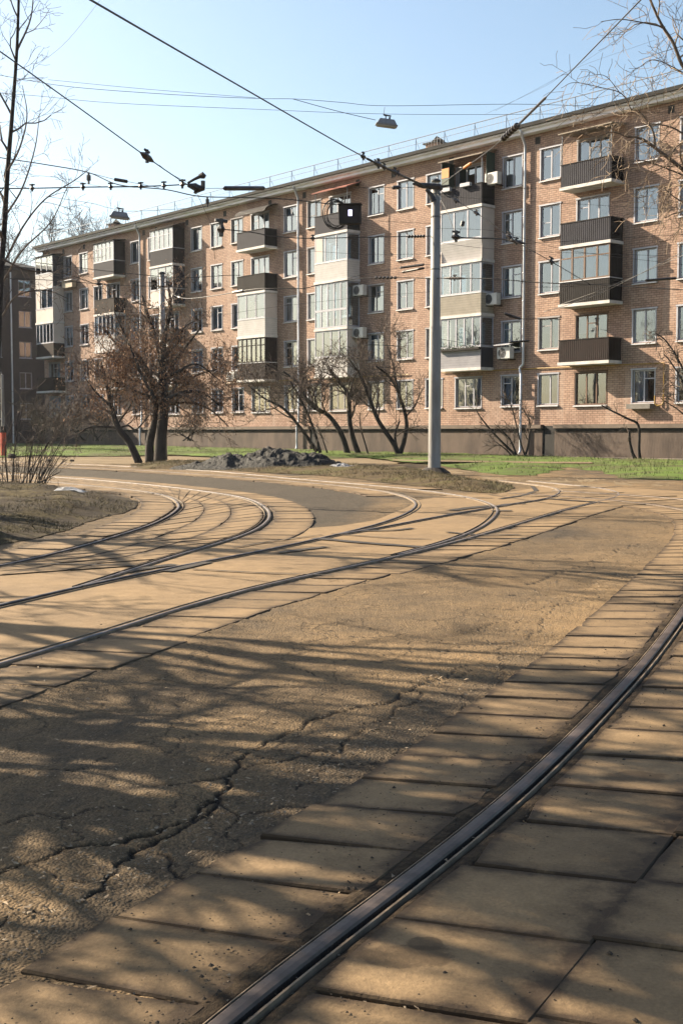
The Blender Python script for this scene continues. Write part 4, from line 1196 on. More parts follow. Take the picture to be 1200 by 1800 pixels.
# air conditioners hanging on the facade
def bw(x, y, z):
    p = BO+BU*x-BN*y*1.0
    return (p[0], p[1], z)
def make_ac(x, z, label, y=-.42, hood=False):
    t = empty('air_conditioner', bw(x, y, z), -(math.pi/2-PHI))
    tag(t, label, 'air conditioner', 'air conditioners on the facade')
    mb = MB(); mb.box(-.42, .42, -.16, .16, 0, .58)
    o = mb.build('casing', M_AC, t)
    md = o.modifiers.new('bevel', 'BEVEL'); md.width = .025; md.segments = 2
    mb = MB(); mb.lathe((-.1, -.162, .29), (0, -1, 0), [(0, .24), (.012, .24), (.012, .2), (.004, .19)], 20)
    mb.lathe((-.1, -.168, .29), (0, -1, 0), [(0, .06), (.012, .05)], 12)
    mb.build('fan_grille', M_ACFAN, t)
    for bx in ((-.3, -.26), (.26, .3)):
        mb = MB(); mb.box(*bx, -.16, -y, -.05, -.005); mb.build('bracket', M_DARKF, t)
    if hood:
        mb = MB(); mb.v = [(-.5, -.34, .68), (.5, -.34, .68), (.5, .4, .86), (-.5, .4, .86), (-.5, -.34, .65), (.5, -.34, .65), (.5, .4, .83), (-.5, .4, .83)]
        for q in ((0, 1, 2, 3), (5, 4, 7, 6), (4, 5, 1, 0), (1, 5, 6, 2), (7, 4, 0, 3)): mb.f.append(q); mb.m.append(0)
        mb.build('rain_hood', M_SILL, t)
make_ac(-5.75, 13.95, 'air conditioner beside the top balcony with the orange screen')
make_ac(-5.75, 8.05, 'air conditioner beside the beige sided glazed balcony')
make_ac(-4.85, 5.35, 'air conditioner under a small sloping rain hood', hood=True)
make_ac(-15.55, 9.35, 'air conditioner beside the white sided glazed balcony')
make_ac(-15.55, 7.0, 'air conditioner beside the balcony glazed down to the floor')
make_ac(-27.6, 5.0, 'air conditioner low on the wall beside the brown balcony with dark glazing')
mb = MB()
for x in (-49.2, -48.4): mb.box(x-.42, x+.38, -.5, -.15, 12.8, 13.3)
mb.box(-49.7, -47.9, -.62, -.1, 13.302, 13.36, 1)
mb.build('equipment_box', [pm('warm_box', (0.6, 0.5, 0.36), (0.5, 0.4, 0.3), 3, .6), M_SILL], B)

# second, darker block beyond the left end
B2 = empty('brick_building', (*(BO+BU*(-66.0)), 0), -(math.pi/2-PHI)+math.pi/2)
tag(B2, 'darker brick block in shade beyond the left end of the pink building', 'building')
h2 = []
k = 0
for cx_ in (-1.6, 1.7, 4.6, -4.9, -7.8, -11):
    for fl in range(5): h2.append((cx_-.6, cx_+.6, 2.95+2.75*fl, 4.4+2.75*fl))
mb = wall_grid(-30, 6.6, 0, 16.2, h2, 0)
for q in h2:
    a, b, z0, z1 = q
    mb.quad((a, 0, z0), (a, 0, z1), (a, .12, z1), (a, .12, z0), 1); mb.quad((b, 0, z1), (b, 0, z0), (b, .12, z0), (b, .12, z1), 1)
    mb.quad((a, 0, z1), (b, 0, z1), (b, .12, z1), (a, .12, z1), 1); mb.quad((b, 0, z0), (a, 0, z0), (a, .12, z0), (b, .12, z0), 1)
mb.quad((6.6, 0, 0), (6.6, 12, 0), (6.6, 12, 16.2), (6.6, 0, 16.2)); mb.quad((-30, 12, 0), (-30, 0, 0), (-30, 0, 16.2), (-30, 12, 16.2)); mb.quad((6.6, 12, 0), (-30, 12, 0), (-30, 12, 16.2), (6.6, 12, 16.2))
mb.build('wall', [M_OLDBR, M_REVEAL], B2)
mb = MB(); mb.box(-30.4, 7, -.5, 12.5, 16.202, 16.5); mb.v += [(-30.4, -.5, 16.502), (7, -.5, 16.502), (7, 6, 17.8), (-30.4, 6, 17.8), (7, 12.5, 16.502), (-30.4, 12.5, 16.502)]
i = 8; mb.f += [(i, i+1, i+2, i+3), (i+3, i+2, i+4, i+5), (i+1, i+4, i+2), (i, i+3, i+5)]; mb.m += [0]*4
mb.build('roof', M_ROOF, B2)
mb = MB(); mb.quad((-29.9, 1.5, 1), (6.5, 1.5, 1), (6.5, 1.5, 16), (-29.9, 1.5, 16)); mb.build('interior', M_INT, B2)
for q in h2:
    a, b, z0, z1 = q
    mb = MB(); leaf_frame(mb, a+.01, b-.01, z0+.01, z1-.01, .07, (.5,)); mb.box(a-.05, b+.05, -.06, -.003, z0-.06, z0-.004)
    o = mb.build('window', M_WHITE, B2)
    mb = MB(); mb.quad((a+.05, .1, z0+.05), (b-.05, .1, z0+.05), (b-.05, .1, z1-.05), (a+.05, .1, z1-.05)); mb.build('pane', M_GLASS, o)
mb = MB(); mb.tube([(3.2, -.12, 16), (3.2, -.12, .6)], .075, 8); mb.build('rain_pipe', M_PIPE, B2)

# ------------------------------------------------------------------ poles
PB = G(763, 836)
pole = empty('tram_pole', (PB[0], PB[1], gz(PB[1])))
tag(pole, 'tall grey painted steel tram pole standing on the bank in front of the pink block', 'pole', 'tram line poles')
mb = MB(); mb.lathe((0, 0, -.2), (0, 0, 1), [(0, .205), (.2, .205), (4.95, .182), (5.0, .168), (9.3, .142), (9.32, .10)], 20)
mb.build('shaft', M_POLE, pole, smooth=True)
for z in (8.9, 8.2, 6.55):
    mb = MB(); mb.lathe((0, 0, z), (0, 0, 1), [(0, .160), (.045, .160)], 16); mb.build('clamp_band', M_ACFAN, pole)
mb = MB(); mb.lathe((0, 0, 9.32), (0, 0, 1), [(0, .15), (.05, .15), (.10, .05)], 14); mb.build('cap', M_WIRE, pole)
mb = MB(); mb.lathe((0, 0, -.1), (0, 0, 1), [(0, .62), (.22, .5), (.36, .28)], 14); mb.build('base', M_BARK, pole)
P2 = G(288, 809.0)
pole2 = empty('tram_pole', (P2[0], P2[1], gz(P2[1])))
tag(pole2, 'thinner tram pole half hidden behind the brown seeded tree', 'pole', 'tram line poles')
P2T = P(288, 478, P2[1]).z-gz(P2[1])
mb = MB(); mb.lathe((0, 0, -.2), (0, 0, 1), [(0, .17), (4.8, .15), (4.85, .135), (P2T+.2, .12)], 14); mb.build('shaft', M_POLE, pole2, smooth=True)
for z in (P2T-.1, P2T-.7):
    mb = MB(); mb.lathe((0, 0, z), (0, 0, 1), [(0, .15), (.07, .15)], 12); mb.build('clamp_band', M_WIRE, pole2)
Q = G(7, 803)
rp = empty('painted_post', (Q[0], Q[1], gz(Q[1])))
tag(rp, 'post with a red painted foot and black band at the left edge', 'post')
hq = Q[1]/F
mb = MB(); mb.lathe((0, 0, -.1), (0, 0, 1), [(0, 5*hq), (.1+42*hq, 5*hq), (.1+42.5*hq, 4*hq)], 14); mb.build('foot', M_RED, rp)
mb = MB(); mb.lathe((0, 0, 42.6*hq), (0, 0, 1), [(0, 5.2*hq), (11*hq, 5.2*hq)], 14); mb.build('band', M_DARKF, rp)
mb = MB(); mb.lathe((0, 0, 53*hq), (0, 0, 1), [(0, 3.4*hq), (90*hq, 2.6*hq), (91*hq, .5*hq)], 12); mb.build('shaft', M_POLE, rp)

# ------------------------------------------------------------------ overhead wires
YP = PB[1]
def catmull(pts, n=8):
    pts = [Vector(p) for p in pts]
    if len(pts) < 3:
        return [pts[0].lerp(pts[-1], i/n) for i in range(n+1)]
    e = [pts[0]*2-pts[1]]+pts+[pts[-1]*2-pts[-2]]
    out = []
    for i in range(1, len(e)-2):
        for k in range(n):
            t = k/n
            out.append(0.5*((2*e[i])+(e[i+1]-e[i-1])*t+(2*e[i-1]-5*e[i]+4*e[i+1]-e[i+2])*t*t+(3*e[i]-e[i-1]-3*e[i+1]+e[i+2])*t**3))
    out.append(pts[-1]); return out
def wire(pts, r, label, mat=M_WIRE, ins=(), n=6, group='overhead wires of the tram loop', name='overhead_wire'):
    """pts (x, y, Y); ins: (i0, i1, radius, kind) fittings along the wire between fractions"""
    w = catmull([P(*p) for p in pts], n)
    r *= .72
    mb = MB(); mb.tube(w, r, 6)
    o = tag(mb.build(name, mat, smooth=True), label, 'wire', group)
    d = [0]
    for a, b in zip(w[:-1], w[1:]): d.append(d[-1]+(b-a).length)
    def at(q):
        q *= d[-1]
        for i in range(len(w)-1):
            if q <= d[i+1]: return w[i].lerp(w[i+1], (q-d[i])/(d[i+1]-d[i]+1e-9))
        return w[-1]
    for f0, f1, rr, kind in ins:
        a, b = at(f0), at(f1); mb = MB()
        if kind == 'rod':
            mb.tube([a, a.lerp(b, .05), a.lerp(b, .95), b], [r, rr, rr, r], 8); mb.build('insulator', M_INS, o)
        elif kind == 'orange':
            mb.tube([a, a.lerp(b, .1), a.lerp(b, .9), b], [r, rr, rr, r], 8); mb.build('insulator', M_ORANGE, o)
        elif kind == 'beads':
            k = 6
            for i in range(k):
                c0, c1 = a.lerp(b, i/k), a.lerp(b, (i+.8)/k)
                mb.tube([c0, c0.lerp(c1, .25), c0.lerp(c1, .75), c1], [r, rr, rr, r], 8)
            mb.build('insulator', M_CERAM if rr > .09 else M_INS, o)
        elif kind == 'clamp':
            dr = (b-a).normalized(); up = Vector((0, 0, 1))
            mb.tube([a, a.lerp(b, .3), a.lerp(b, .7), b], [r*1.2, rr, rr*.9, r*1.2], 6)
            m_ = a.lerp(b, .5)
            mb.tube([m_-up*rr*1.6, m_+up*rr*2.2], rr*.55, 6)
            mb.tube([m_+up*rr*1.8+dr*rr*1.4, m_+up*rr*1.8-dr*rr*1.4], rr*.4, 5)
            mb.build('clamp', M_INS, o)
        elif kind == 'drop':
            mb.tube([a, a-Vector((0, 0, rr*5))], rr*.5, 5); mb.tube([a-Vector((0, 0, rr*1.2)), a-Vector((0, 0, rr*3.4))], rr, 6)
            mb.build('hanger', M_INS, o)
    return o
wire([(20, -82, 12), (160, 0, 16), (400, 139, 24), (645, 279, 34), (757, 331, YP)], .021, 'heavy span wire from the top left of the sky down to the grey pole', ins=[(.80, .815, .06, 'clamp'), (.84, .85, .045, 'clamp'), (.865, .88, .055, 'clamp'), (.905, .918, .05, 'clamp')])
wire([(645, 279, 33.9), (700, 306, 36.5), (757, 332, YP-.1)], .045, 'thick insulated end of the span wire beside the pole top', ins=[(.15, .25, .075, 'clamp'), (.45, .55, .07, 'clamp')])
wire([(-60, 48, 20), (0, 90, 22), (140, 190, 25.5), (275, 288, 29), (348, 337, 31)], .018, 'span wire crossing the upper left sky down to the hinged fitting', ins=[(.74, .80, .08, 'clamp')])
wire([(280, 290, 29), (300, 305, 29.5), (328, 320, 30.5)], .006, 'thin slack jumper looping below the left span wire clamp')
wire([(345, 338, 31), (358, 365, 32), (372, 400, 33), (378, 456, 34)], .008, 'thin drop wire hanging from the hinged fitting to the feeder clamp')
wire([(1190, -70, 16), (1125, 0, 20), (1010, 118, 26), (925, 205, 31.5), (862, 262, 35), (800, 306, 37.5), (766, 332, YP)], .018, 'span wire rising from the pole to the top right corner', ins=[(.58, .72, .034, 'rod'), (.725, .79, .09, 'beads'), (.90, .925, .05, 'orange')])
wire([(-60, 122, 40), (0, 132, 40), (120, 152, 40), (300, 166, 40), (450, 173, 40), (520, 174, 40), (600, 180, 40), (680, 186, 40), (900, 183, 40), (1080, 186, 40), (1260, 176, 40)], .011, 'upper cross wire carrying the street lamp across the sky')
wire([(-60, 160, 40), (60, 168, 40), (200, 181, 40), (450, 192, 40), (660, 200, 40), (900, 201, 40), (1260, 196, 40)], .009, 'lower cross wire just under the lamp carrying wire')
wire([(85, 140, 39), (250, 156, 39.5), (450, 172, 40)], .008, 'faint thin wire joining the upper cross wire from the left')
wire([(515, 174, 40), (580, 192, 40), (625, 203, 40), (660, 211, 40)], .014, 'supply cable drooping to the lamp under the cross wires')
wire([(-60, 322, 31), (0, 331, 31), (150, 329, 31), (270, 327, 31), (345, 323, 31)], .022, 'feeder wire with a row of clamps at the left below the sky', ins=[(.28, .30, .05, 'clamp'), (.50, .52, .05, 'clamp'), (.62, .64, .05, 'clamp'), (.75, .77, .05, 'clamp'), (.85, .87, .05, 'clamp'), (.93, .95, .06, 'clamp')])
wire([(-60, 268, 32), (0, 277, 32), (85, 290, 32), (155, 303, 32), (210, 325, 31.5), (290, 333, 31), (350, 345, 31), (420, 347, 31.5), (500, 350, 32), (592, 360, 32)], .019, 'black cable running from the left edge to the dark display box', ins=[(.315, .325, .06, 'drop'), (.66, .67, .05, 'drop')])
wire([(155, 303, 32), (200, 315, 32), (218, 318, 32), (280, 330, 31.5)], .009, 'short parallel wire with a rod insulator at the left', ins=[(.33, .52, .045, 'rod')])
wire([(362, 331, 31), (412, 331, 33), (470, 331, 34), (640, 330, 36), (757, 329, YP)], .011, 'horizontal wire with long dark insulator in front of the roof edge', ins=[(.13, .33, .062, 'rod'), (.80, .83, .06, 'rod')])
wire([(80, 345, 38), (160, 357, 38), (195, 366, 38), (245, 371, 38), (420, 360, 44)], .009, 'thin wire carrying the left lamp')
wire([(382, 402, 34), (440, 408, 34.5), (480, 415, 35), (545, 419, 36), (640, 417, 37), (757, 415, YP)], .020, 'black contact wire at the height of the top floor balconies', ins=[(.0, .03, .13, 'clamp'), (.42, .44, .05, 'clamp'), (.88, .97, .05, 'beads')])
wire([(60, 461, 44), (150, 472, 44), (240, 482, 44), (320, 488, 44), (400, 484, 44), (423, 484, 44)], .017, 'dark wire crossing the far left balconies')
wire([(-40, 488, P2[1]), (80, 492, P2[1]), (190, 500, P2[1]), (288, 504, P2[1]), (330, 506, P2[1])], .022, 'dark cable reaching the thinner pole from the left', ins=[(.56, .60, .07, 'clamp')])
wire([(288, 506, P2[1]), (320, 524, 48), (375, 520, 45), (450, 508, 42), (530, 507, 41), (560, 501, 41), (640, 489, 40), (757, 489, YP), (860, 490, 37), (950, 497, 36), (1040, 500, 35), (1240, 512, 33)], .021, 'long sagging cable across the middle storeys from pole to pole', ins=[(.19, .21, .06, 'clamp'), (.40, .43, .05, 'rod'), (.62, .65, .05, 'beads'), (.71, .74, .05, 'clamp')])
wire([(765, 334, YP), (785, 372, 37.5), (797, 404, 37)], .012, 'short stay from the pole top to the right hand bracket')
wire([(770, 333, YP), (845, 380, 37), (912, 428, 36), (955, 452, 35.5), (1036, 500, 35)], .015, 'diagonal stay from the pole top down to the right', ins=[(.12, .17, .06, 'clamp'), (.28, .33, .05, 'clamp'), (.52, .56, .06, 'clamp'), (.78, .81, .06, 'clamp')])
wire([(793, 416, 37), (812, 418, 37), (880, 420, 36.5), (922, 428, 36)], .032, 'thick curved contact wire holder right of the pole', ins=[(.0, .12, .09, 'clamp'), (.75, .99, .06, 'clamp')])
wire([(922, 428, 36), (1000, 424, 36), (1100, 418, 35), (1260, 408, 34)], .009, 'thin wire running right from the curved holder')
wire([(757, 402, YP), (800, 402, 38), (880, 408, 38), (1000, 440, 37), (1240, 470, 36)], .007, 'thin wire drooping over the balconies to the right')
wire([(816, 372, 37), (812, 396, 37), (804, 412, 37)], .007, 'light thread with a small weight above the curved holder', ins=[(.40, .62, .06, 'rod')])
wire([(757, 329, YP), (900, 331, 39), (1060, 330, 40), (1260, 326, 40)], .008, 'level wire at the height of the highest balcony railing')
wire([(955, 548, 36), (1000, 535, 35.5), (1060, 513, 35), (1160, 463, 34), (1240, 420, 33)], .011, 'pale twisted wire rising to the right over the dark balcony', M_WIREL)
wire([(985, 535, 36), (1060, 508, 35), (1160, 466, 34.2), (1240, 430, 33)], .010, 'second pale wire twisted round the rising one', M_WIREL)
wire([(880, 548, 37), (905, 560, 37), (960, 560, 37), (985, 562, 37)], .014, 'short dark wire end crossing the rain pipe', ins=[(.05, .35, .04, 'rod')])
wire([(757, 593, YP), (830, 604, 39), (905, 601, 39), (930, 599, 39)], .010, 'lower wire beside the glazed balcony with the flower box', ins=[(.80, 1.0, .035, 'rod')])
wire([(940, 505, 34), (1010, 503, 34), (1090, 496, 34), (1260, 484, 34)], .008, 'thin wire at the right with a slender pale rod', ins=[(.60, .78, .035, 'rod')])
wire([(640, 606, 50), (680, 607, 50), (700, 609, 50)], .02, 'short dark wire in front of the glazed lower balcony')
wire([(610, 489, 40), (660, 478, 39.5), (720, 468, 39), (757, 464, YP)], .010, 'wire with paired rods left of the pole', ins=[(.62, .92, .04, 'rod')])
wire([(700, 480, 39.5), (730, 473, 39), (757, 470, YP)], .009, 'lower of the paired rod wires left of the pole', ins=[(.1, .8, .04, 'rod')])
wire([(870, 195, 50), (990, 130, 50), (1130, 42, 50), (1180, 10, 50)], .006, 'faint wire rising over the roof edge in the upper right', M_WIREL)
wire([(850, 202, 50), (960, 150, 50), (1010, 120, 50), (1180, 60, 50)], .006, 'second faint wire over the roof in the upper right', M_WIREL)
wire([(420, 374, 42), (600, 385, 40), (757, 393, YP)], .008, 'thin level wire running behind the coil of black cable to the pole')
wire([(470, 436, 42), (640, 447, 40), (757, 446, YP)], .008, 'thin wire across the white glazed balcony left of the pole')
wire([(757, 425, YP), (900, 440, 38), (1240, 452, 36)], .008, 'thin wire over the dark balconies at fourth floor height right of the pole')
wire([(757, 345, YP), (900, 352, 39), (1240, 372, 37)], .007, 'thin wire passing just under the highest balcony at the right')
wire([(757, 513, YP), (640, 522, 40), (480, 540, 42), (400, 552, 43)], .008, 'thin wire sagging left from the pole across the third floor windows')
wire([(-40, 300, 34), (100, 312, 34), (200, 330, 33), (345, 322, 31)], .006, 'thin slack wire meeting the hinged fitting from the left')
wire([(-40, 205, 30), (60, 120, 30), (120, 70, 30), (200, -30, 30)], .005, 'fine wire slanting up through the twigs in the upper left corner', M_WIREL)
# hinged fitting in the middle left
f = empty('wire_fitting', P(345, 325, 31)); tag(f, 'dark hinged wire fitting where several wires meet above the roof edge', 'fitting')
def rel(o, *pt): return P(*pt)-Vector(o.location)
mb = MB()
mb.tube([rel(f, 330, 322, 31), rel(f, 342, 315, 31), rel(f, 355, 309, 31)], [.03, .035, .05], 6)
mb.tube([rel(f, 350, 310, 31), rel(f, 356, 308, 31), rel(f, 361, 311, 31)], [.05, .09, .05], 8)
mb.build('arm', M_INS, f)
mb = MB(); mb.tube([rel(f, 330, 326, 31), rel(f, 342, 328, 31), rel(f, 348, 332, 31), rel(f, 360, 331, 31)], [.04, .10, .11, .05], 8)
mb.tube([rel(f, 357, 318, 31), rel(f, 357, 331, 31)], .06, 6); mb.tube([rel(f, 342, 336, 31), rel(f, 346, 338, 31)], .06, 6)
mb.build('clamp', M_INS, f)
f = empty('wire_fitting', P(760, 326, YP-.25)); tag(f, 'black wedge shaped wire clamp on top of the grey pole', 'fitting')
mb = MB()
mb.tube([rel(f, 725, 323, YP-.25), rel(f, 742, 326, YP-.25), rel(f, 772, 328, YP-.25), rel(f, 776, 334, YP-.25)], [.03, .09, .10, .05], 8)
mb.tube([rel(f, 748, 333, YP-.25), rel(f, 757, 342, YP-.25), rel(f, 762, 354, YP-.25)], [.04, .08, .10], 8)
mb.tube([rel(f, 766, 330, YP-.25), rel(f, 790, 326, YP-.25)], [.06, .03], 6)
mb.build('clamp', M_INS, f)

# street lamps hung on the wires
def lamp(x, y, Y, label, s=1.0, rz=0.1):
    t = empty('hanging_street_lamp', P(x, y, Y), rz); tag(t, label, 'street lamp', 'street lamps hung over the road')
    t.rotation_euler = (0, R(6), rz)
    mb = MB()
    mb.v = [(-.33*s, -.15*s, 0), (.33*s, -.15*s, 0), (.33*s, .15*s, 0), (-.33*s, .15*s, 0), (-.24*s, -.10*s, .17*s), (.24*s, -.10*s, .17*s), (.24*s, .10*s, .17*s), (-.24*s, .10*s, .17*s)]
    for q in ((3, 2, 1, 0), (4, 5, 6, 7), (0, 1, 5, 4), (1, 2, 6, 5), (2, 3, 7, 6), (3, 0, 4, 7)): mb.f.append(q); mb.m.append(0)
    mb.box(-.36*s, .36*s, -.17*s, .17*s, -.045*s, -.002)
    o = mb.build('housing', M_LAMP, t); md = o.modifiers.new('bevel', 'BEVEL'); md.width = .015; md.segments = 2
    mb = MB(); mb.box(-.31*s, .31*s, -.14*s, .14*s, -.075*s, -.046*s); mb.build('lens', M_LAMPG, t)
    mb = MB(); mb.tube([(-.05*s, 0, .17*s), (-.05*s, 0, .27*s), (-.13*s, 0, .31*s)], .022*s, 6); mb.tube([(.08*s, 0, .17*s), (.08*s, 0, .25*s)], .035*s, 6); mb.tube([(-.14*s, 0, .30*s), (.12*s, 0, .29*s)], .025*s, 6); mb.tube([(-.12*s, 0, .31*s), (-.12*s, 0, .55*s)], .008*s, 4)
    mb.build('hanger', M_INS, t)
lamp(679, 219, 40, 'grey lamp hanging from the cross wires high over the middle of the roof')
lamp(211, 381, 38, 'small grey lamp hanging left, above the far end of the roof', .86)

# display box with a lit digit and its coil of cable
Yb = 32
t = empty('signal_box', P(616, 398, Yb), R(-8)); tag(t, 'dark switch signal box with a small lit white digit hung on the cable', 'signal')
k = Yb/F
mb = MB(); mb.box(-20*k, 18*k, -.08, .12, 4*k, 36*k); o = mb.build('casing', M_DARKF, t); md = o.modifiers.new('bevel', 'BEVEL'); md.width = .012; md.segments = 2
mb = MB(); mb.box(-21.5*k, 19.5*k, -.16, .10, 36.3*k, 38*k); mb.build('visor', M_DARKF, t)
me_, nt_, b_ = new_mat('lit_digit'); b_.inputs['Base Color'].default_value = (.8, .8, 1, 1); b_.inputs['Emission Color'].default_value = (.72, .70, 1.0, 1); b_.inputs['Emission Strength'].default_value = .7
mb = MB()
for zz in (17.2, 19.4, 21.6, 23.8, 26.0): mb.box(-3.2*k, 3.2*k, -.095, -.083, zz*k, (zz+1.5)*k)
mb.box(-3.2*k, -1.9*k, -.0952, -.0832, 17*k, 27.5*k); mb.box(1.9*k, 3.2*k, -.0952, -.0832, 17*k, 27.5*k)
mb.build('digit', me_, t)
mb = MB()
for i, (rr, ox, oz) in enumerate(((.36, 0, 0), (.32, .03, .02), (.39, -.02, .0), (.345, .05, -.03), (.37, -.05, .03))):
    c = P(590, 377, Yb+.15+.03*i)
    mb.tube([(c.x+ox+rr*.83*math.cos(a), c.y, c.z+oz+rr*math.sin(a)) for a in [j*math.pi*2/36+i for j in range(37)]], .013, 6, cap=False)
tag(mb.build('cable_coil', M_WIRE, smooth=True), 'coil of black cable hanging beside the lit signal box', 'cable')

# ------------------------------------------------------------------ trees
class Tree:
    def __init__(s, seed): s.trunk, s.crown, s.leaf, s.rn, s.tips = MB(), MB(), MB(), random.Random(seed), []
    def limb(s, pts, r0, r1, sides=8, trunk=True, n=5):
        c = catmull(pts, n); k = len(c)
        rad = [r0+(r1-r0)*i/(k-1) for i in range(k)]
        (s.trunk if trunk else s.crown).tube(c, rad, sides)
        return c, rad
    def branch(s, p, d, ln, r, lvl, pr):
        rn = s.rn
        n = 5 if lvl < 2 else 4 if lvl < 3 else 3
        pts, rad = [p.copy()], [r]
        d = d.normalized()
        up = pr['trop'][min(lvl, len(pr['trop'])-1)]
        w = pr.get('wander', .22)
        for i in range(n):
            d = (d+Vector((rn.gauss(0, w), rn.gauss(0, w), rn.gauss(0, w)+up))).normalized()
            p = p+d*(ln/n)
            pts.append(p.copy()); rad.append(max(pr['rmin']*.8, r*(1-.62*(i+1)/n)))
        s.crown.tube(pts, rad, 5 if lvl < 2 else 3, cap=False)
        s.sprout(pts, rad, lvl+1, pr)
    def sprout(s, pts, rad, lvl, pr, start=None):
        if lvl > pr['maxl']:
            s.tips.append((pts[-1], pts[len(pts)//2])); return
        rn = s.rn
        L_ = [0]
        for a, b in zip(pts[:-1], pts[1:]): L_.append(L_[-1]+(b-a).length)
        tot = L_[-1]
        den = pr['den'][min(lvl, len(pr['den'])-1)]
        n = max(2, int(tot*den+rn.random()))
        st = pr.get('start', .25) if start is None else start
        for k in range(n):
            q = (st+(1-st)*(k+rn.random()*.9)/n)*tot
            i = max(j for j in range(len(pts)-1) if L_[j] <= q+1e-9)
            t = (q-L_[i])/(L_[i+1]-L_[i]+1e-9)
            p = pts[i].lerp(pts[i+1], min(t, 1)); d = (pts[i+1]-pts[i]).normalized()
            r = (rad[i]+(rad[i+1]-rad[i])*t)
            ax = Vector((rn.gauss(0, 1), rn.gauss(0, 1), rn.gauss(0, 1))); ax = (ax-d*ax.dot(d)).normalized()
            an = R(rn.uniform(*pr['ang']))
            nd = d*math.cos(an)+ax*math.sin(an)
            ll = pr['len'][min(lvl, len(pr['len'])-1)]*rn.uniform(.55, 1.15)*(1.1-.5*q/tot)
            s.branch(p, nd, ll, max(pr['rmin'], r*rn.uniform(*pr.get('rat', (.42, .66)))), lvl, pr)
    def leaves(s, n, size, droop=True, spread=.25, ar=2.2):
        rn = s.rn
        for _ in range(n):
            a, b = rn.choice(s.tips)
            if a.z > 5.9 and rn.random() < .72: continue
            if a.x/a.y*F+600 < 165 and rn.random() < .8: continue
            p = a.lerp(b, rn.random())+Vector((rn.gauss(0, spread), rn.gauss(0, spread), rn.gauss(0, spread)-.05))
            z = size*rn.uniform(.5, 1.4); an = rn.random()*6.283
            u = Vector((math.cos(an), math.sin(an), rn.uniform(-.4, .4)))*z*.5
            v = Vector((rn.gauss(0, .35), rn.gauss(0, .35), -1)).normalized()*z*ar*.5
            s.leaf.quad(*[tuple(q) for q in (p-u, p+u*.7-v*.3, p+v, p-u*.6+v*.4)])
    def done(s, name, base, label, cat, group=None, mt=M_BARK, mc=M_TWIG, ml=None, leafname='dry_seeds'):
        e = empty(name, base); tag(e, label, cat, group)
        b = Vector(base)
        for mb, nm, m in ((s.trunk, 'trunk', mt), (s.crown, 'crown', mc), (s.leaf, leafname, ml)):
            if mb.v:
                mb.v = [(x-b.x, y-b.y, z-b.z) for x, y, z in mb.v]
                mb.build(nm, m, e, smooth=(nm == 'trunk'))
        return e
def px3(lst, Y): return [P(*(q if len(q) == 3 else (*q, Y))) for q in lst]
def gpt(x, Y): 
    a, b, c = ray(x, 760); X = a/b*Y
    return Vector((X, Y, gz(Y)))

BARE = dict(trop=[.05, .06, .04, .02], rmin=.008, maxl=4, den=[0, 2.2, 3.6, 5.5, 7], len=[0, 1.7, 1.0, .6, .35], ang=(28, 62), wander=.2)

# brown tree with dry seed clusters
Yt = 50.5
T = Tree(11)
pr = dict(trop=[.04, .03, .0, -.06], rmin=.010, maxl=4, den=[0, 1.7, 2.6, 4.0, 5], len=[0, 1.9, 1.25, .7, .4], ang=(25, 65), wander=.22, start=.2)
l1 = T.limb(px3([(281, 815), (283, 770), (288, 720), (286, 660), (283, 620)], Yt), .27, .15)
l2 = T.limb(px3([(263, 815), (264, 775), (274, 735), (272, 700), (262, 660), (240, 620)], Yt+.3), .20, .09)
l3 = T.limb(px3([(245, 815), (228, 778), (208, 752), (196, 715), (188, 675), (178, 640)], Yt-.5), .17, .06)
subs = [T.limb(px3(q, Yt+dy), a, b, 6) for q, dy, a, b in (
    ([(283, 640), (276, 600), (262, 560), (250, 520)], .2, .13, .05), ([(285, 640), (290, 590), (300, 545), (296, 500)], -.4, .13, .05),
    ([(286, 680), (305, 640), (330, 605), (350, 580)], .5, .11, .04), ([(287, 705), (320, 690), (355, 690), (385, 712)], -.6, .10, .035),
    ([(262, 670), (235, 640), (205, 605), (180, 575)], .6, .08, .035), ([(272, 700), (250, 660), (225, 600), (200, 545)], -.8, .07, .03),
    ([(208, 752), (180, 750), (155, 752), (140, 762)], -.5, .06, .03), ([(205, 755), (225, 748), (240, 755), (262, 730)], -.3, .05, .03),
    ([(196, 715), (170, 690), (150, 665)], -1.2, .06, .025), ([(288, 720), (310, 690), (345, 660), (380, 650)], 1.2, .09, .03), ([(287, 712), (335, 708), (372, 722), (402, 750)], .3, .07, .02), ([(272, 700), (225, 682), (180, 655), (158, 625)], -.3, .06, .02), ([(300, 660), (345, 640), (385, 668)], -.8, .06, .02), ([(205, 748), (235, 700), (225, 660)], .2, .05, .02))]
for c, r in [l1, l2, l3]: T.sprout(c, r, 1, pr, .45)
for c, r in subs: T.sprout(c, r, 1, pr, .1)
T.tips = [t_ for t_ in T.tips if t_[0].z > 2.2]
T.leaves(24000, .055, True, .22)
b0 = gpt(265, Yt)
T.done('bare_tree', b0, 'bushy multi trunk tree with brown dry seed clusters in front of the pink block', 'tree', 'bare spring trees', M_BARK, M_TWIG, M_KEYS)

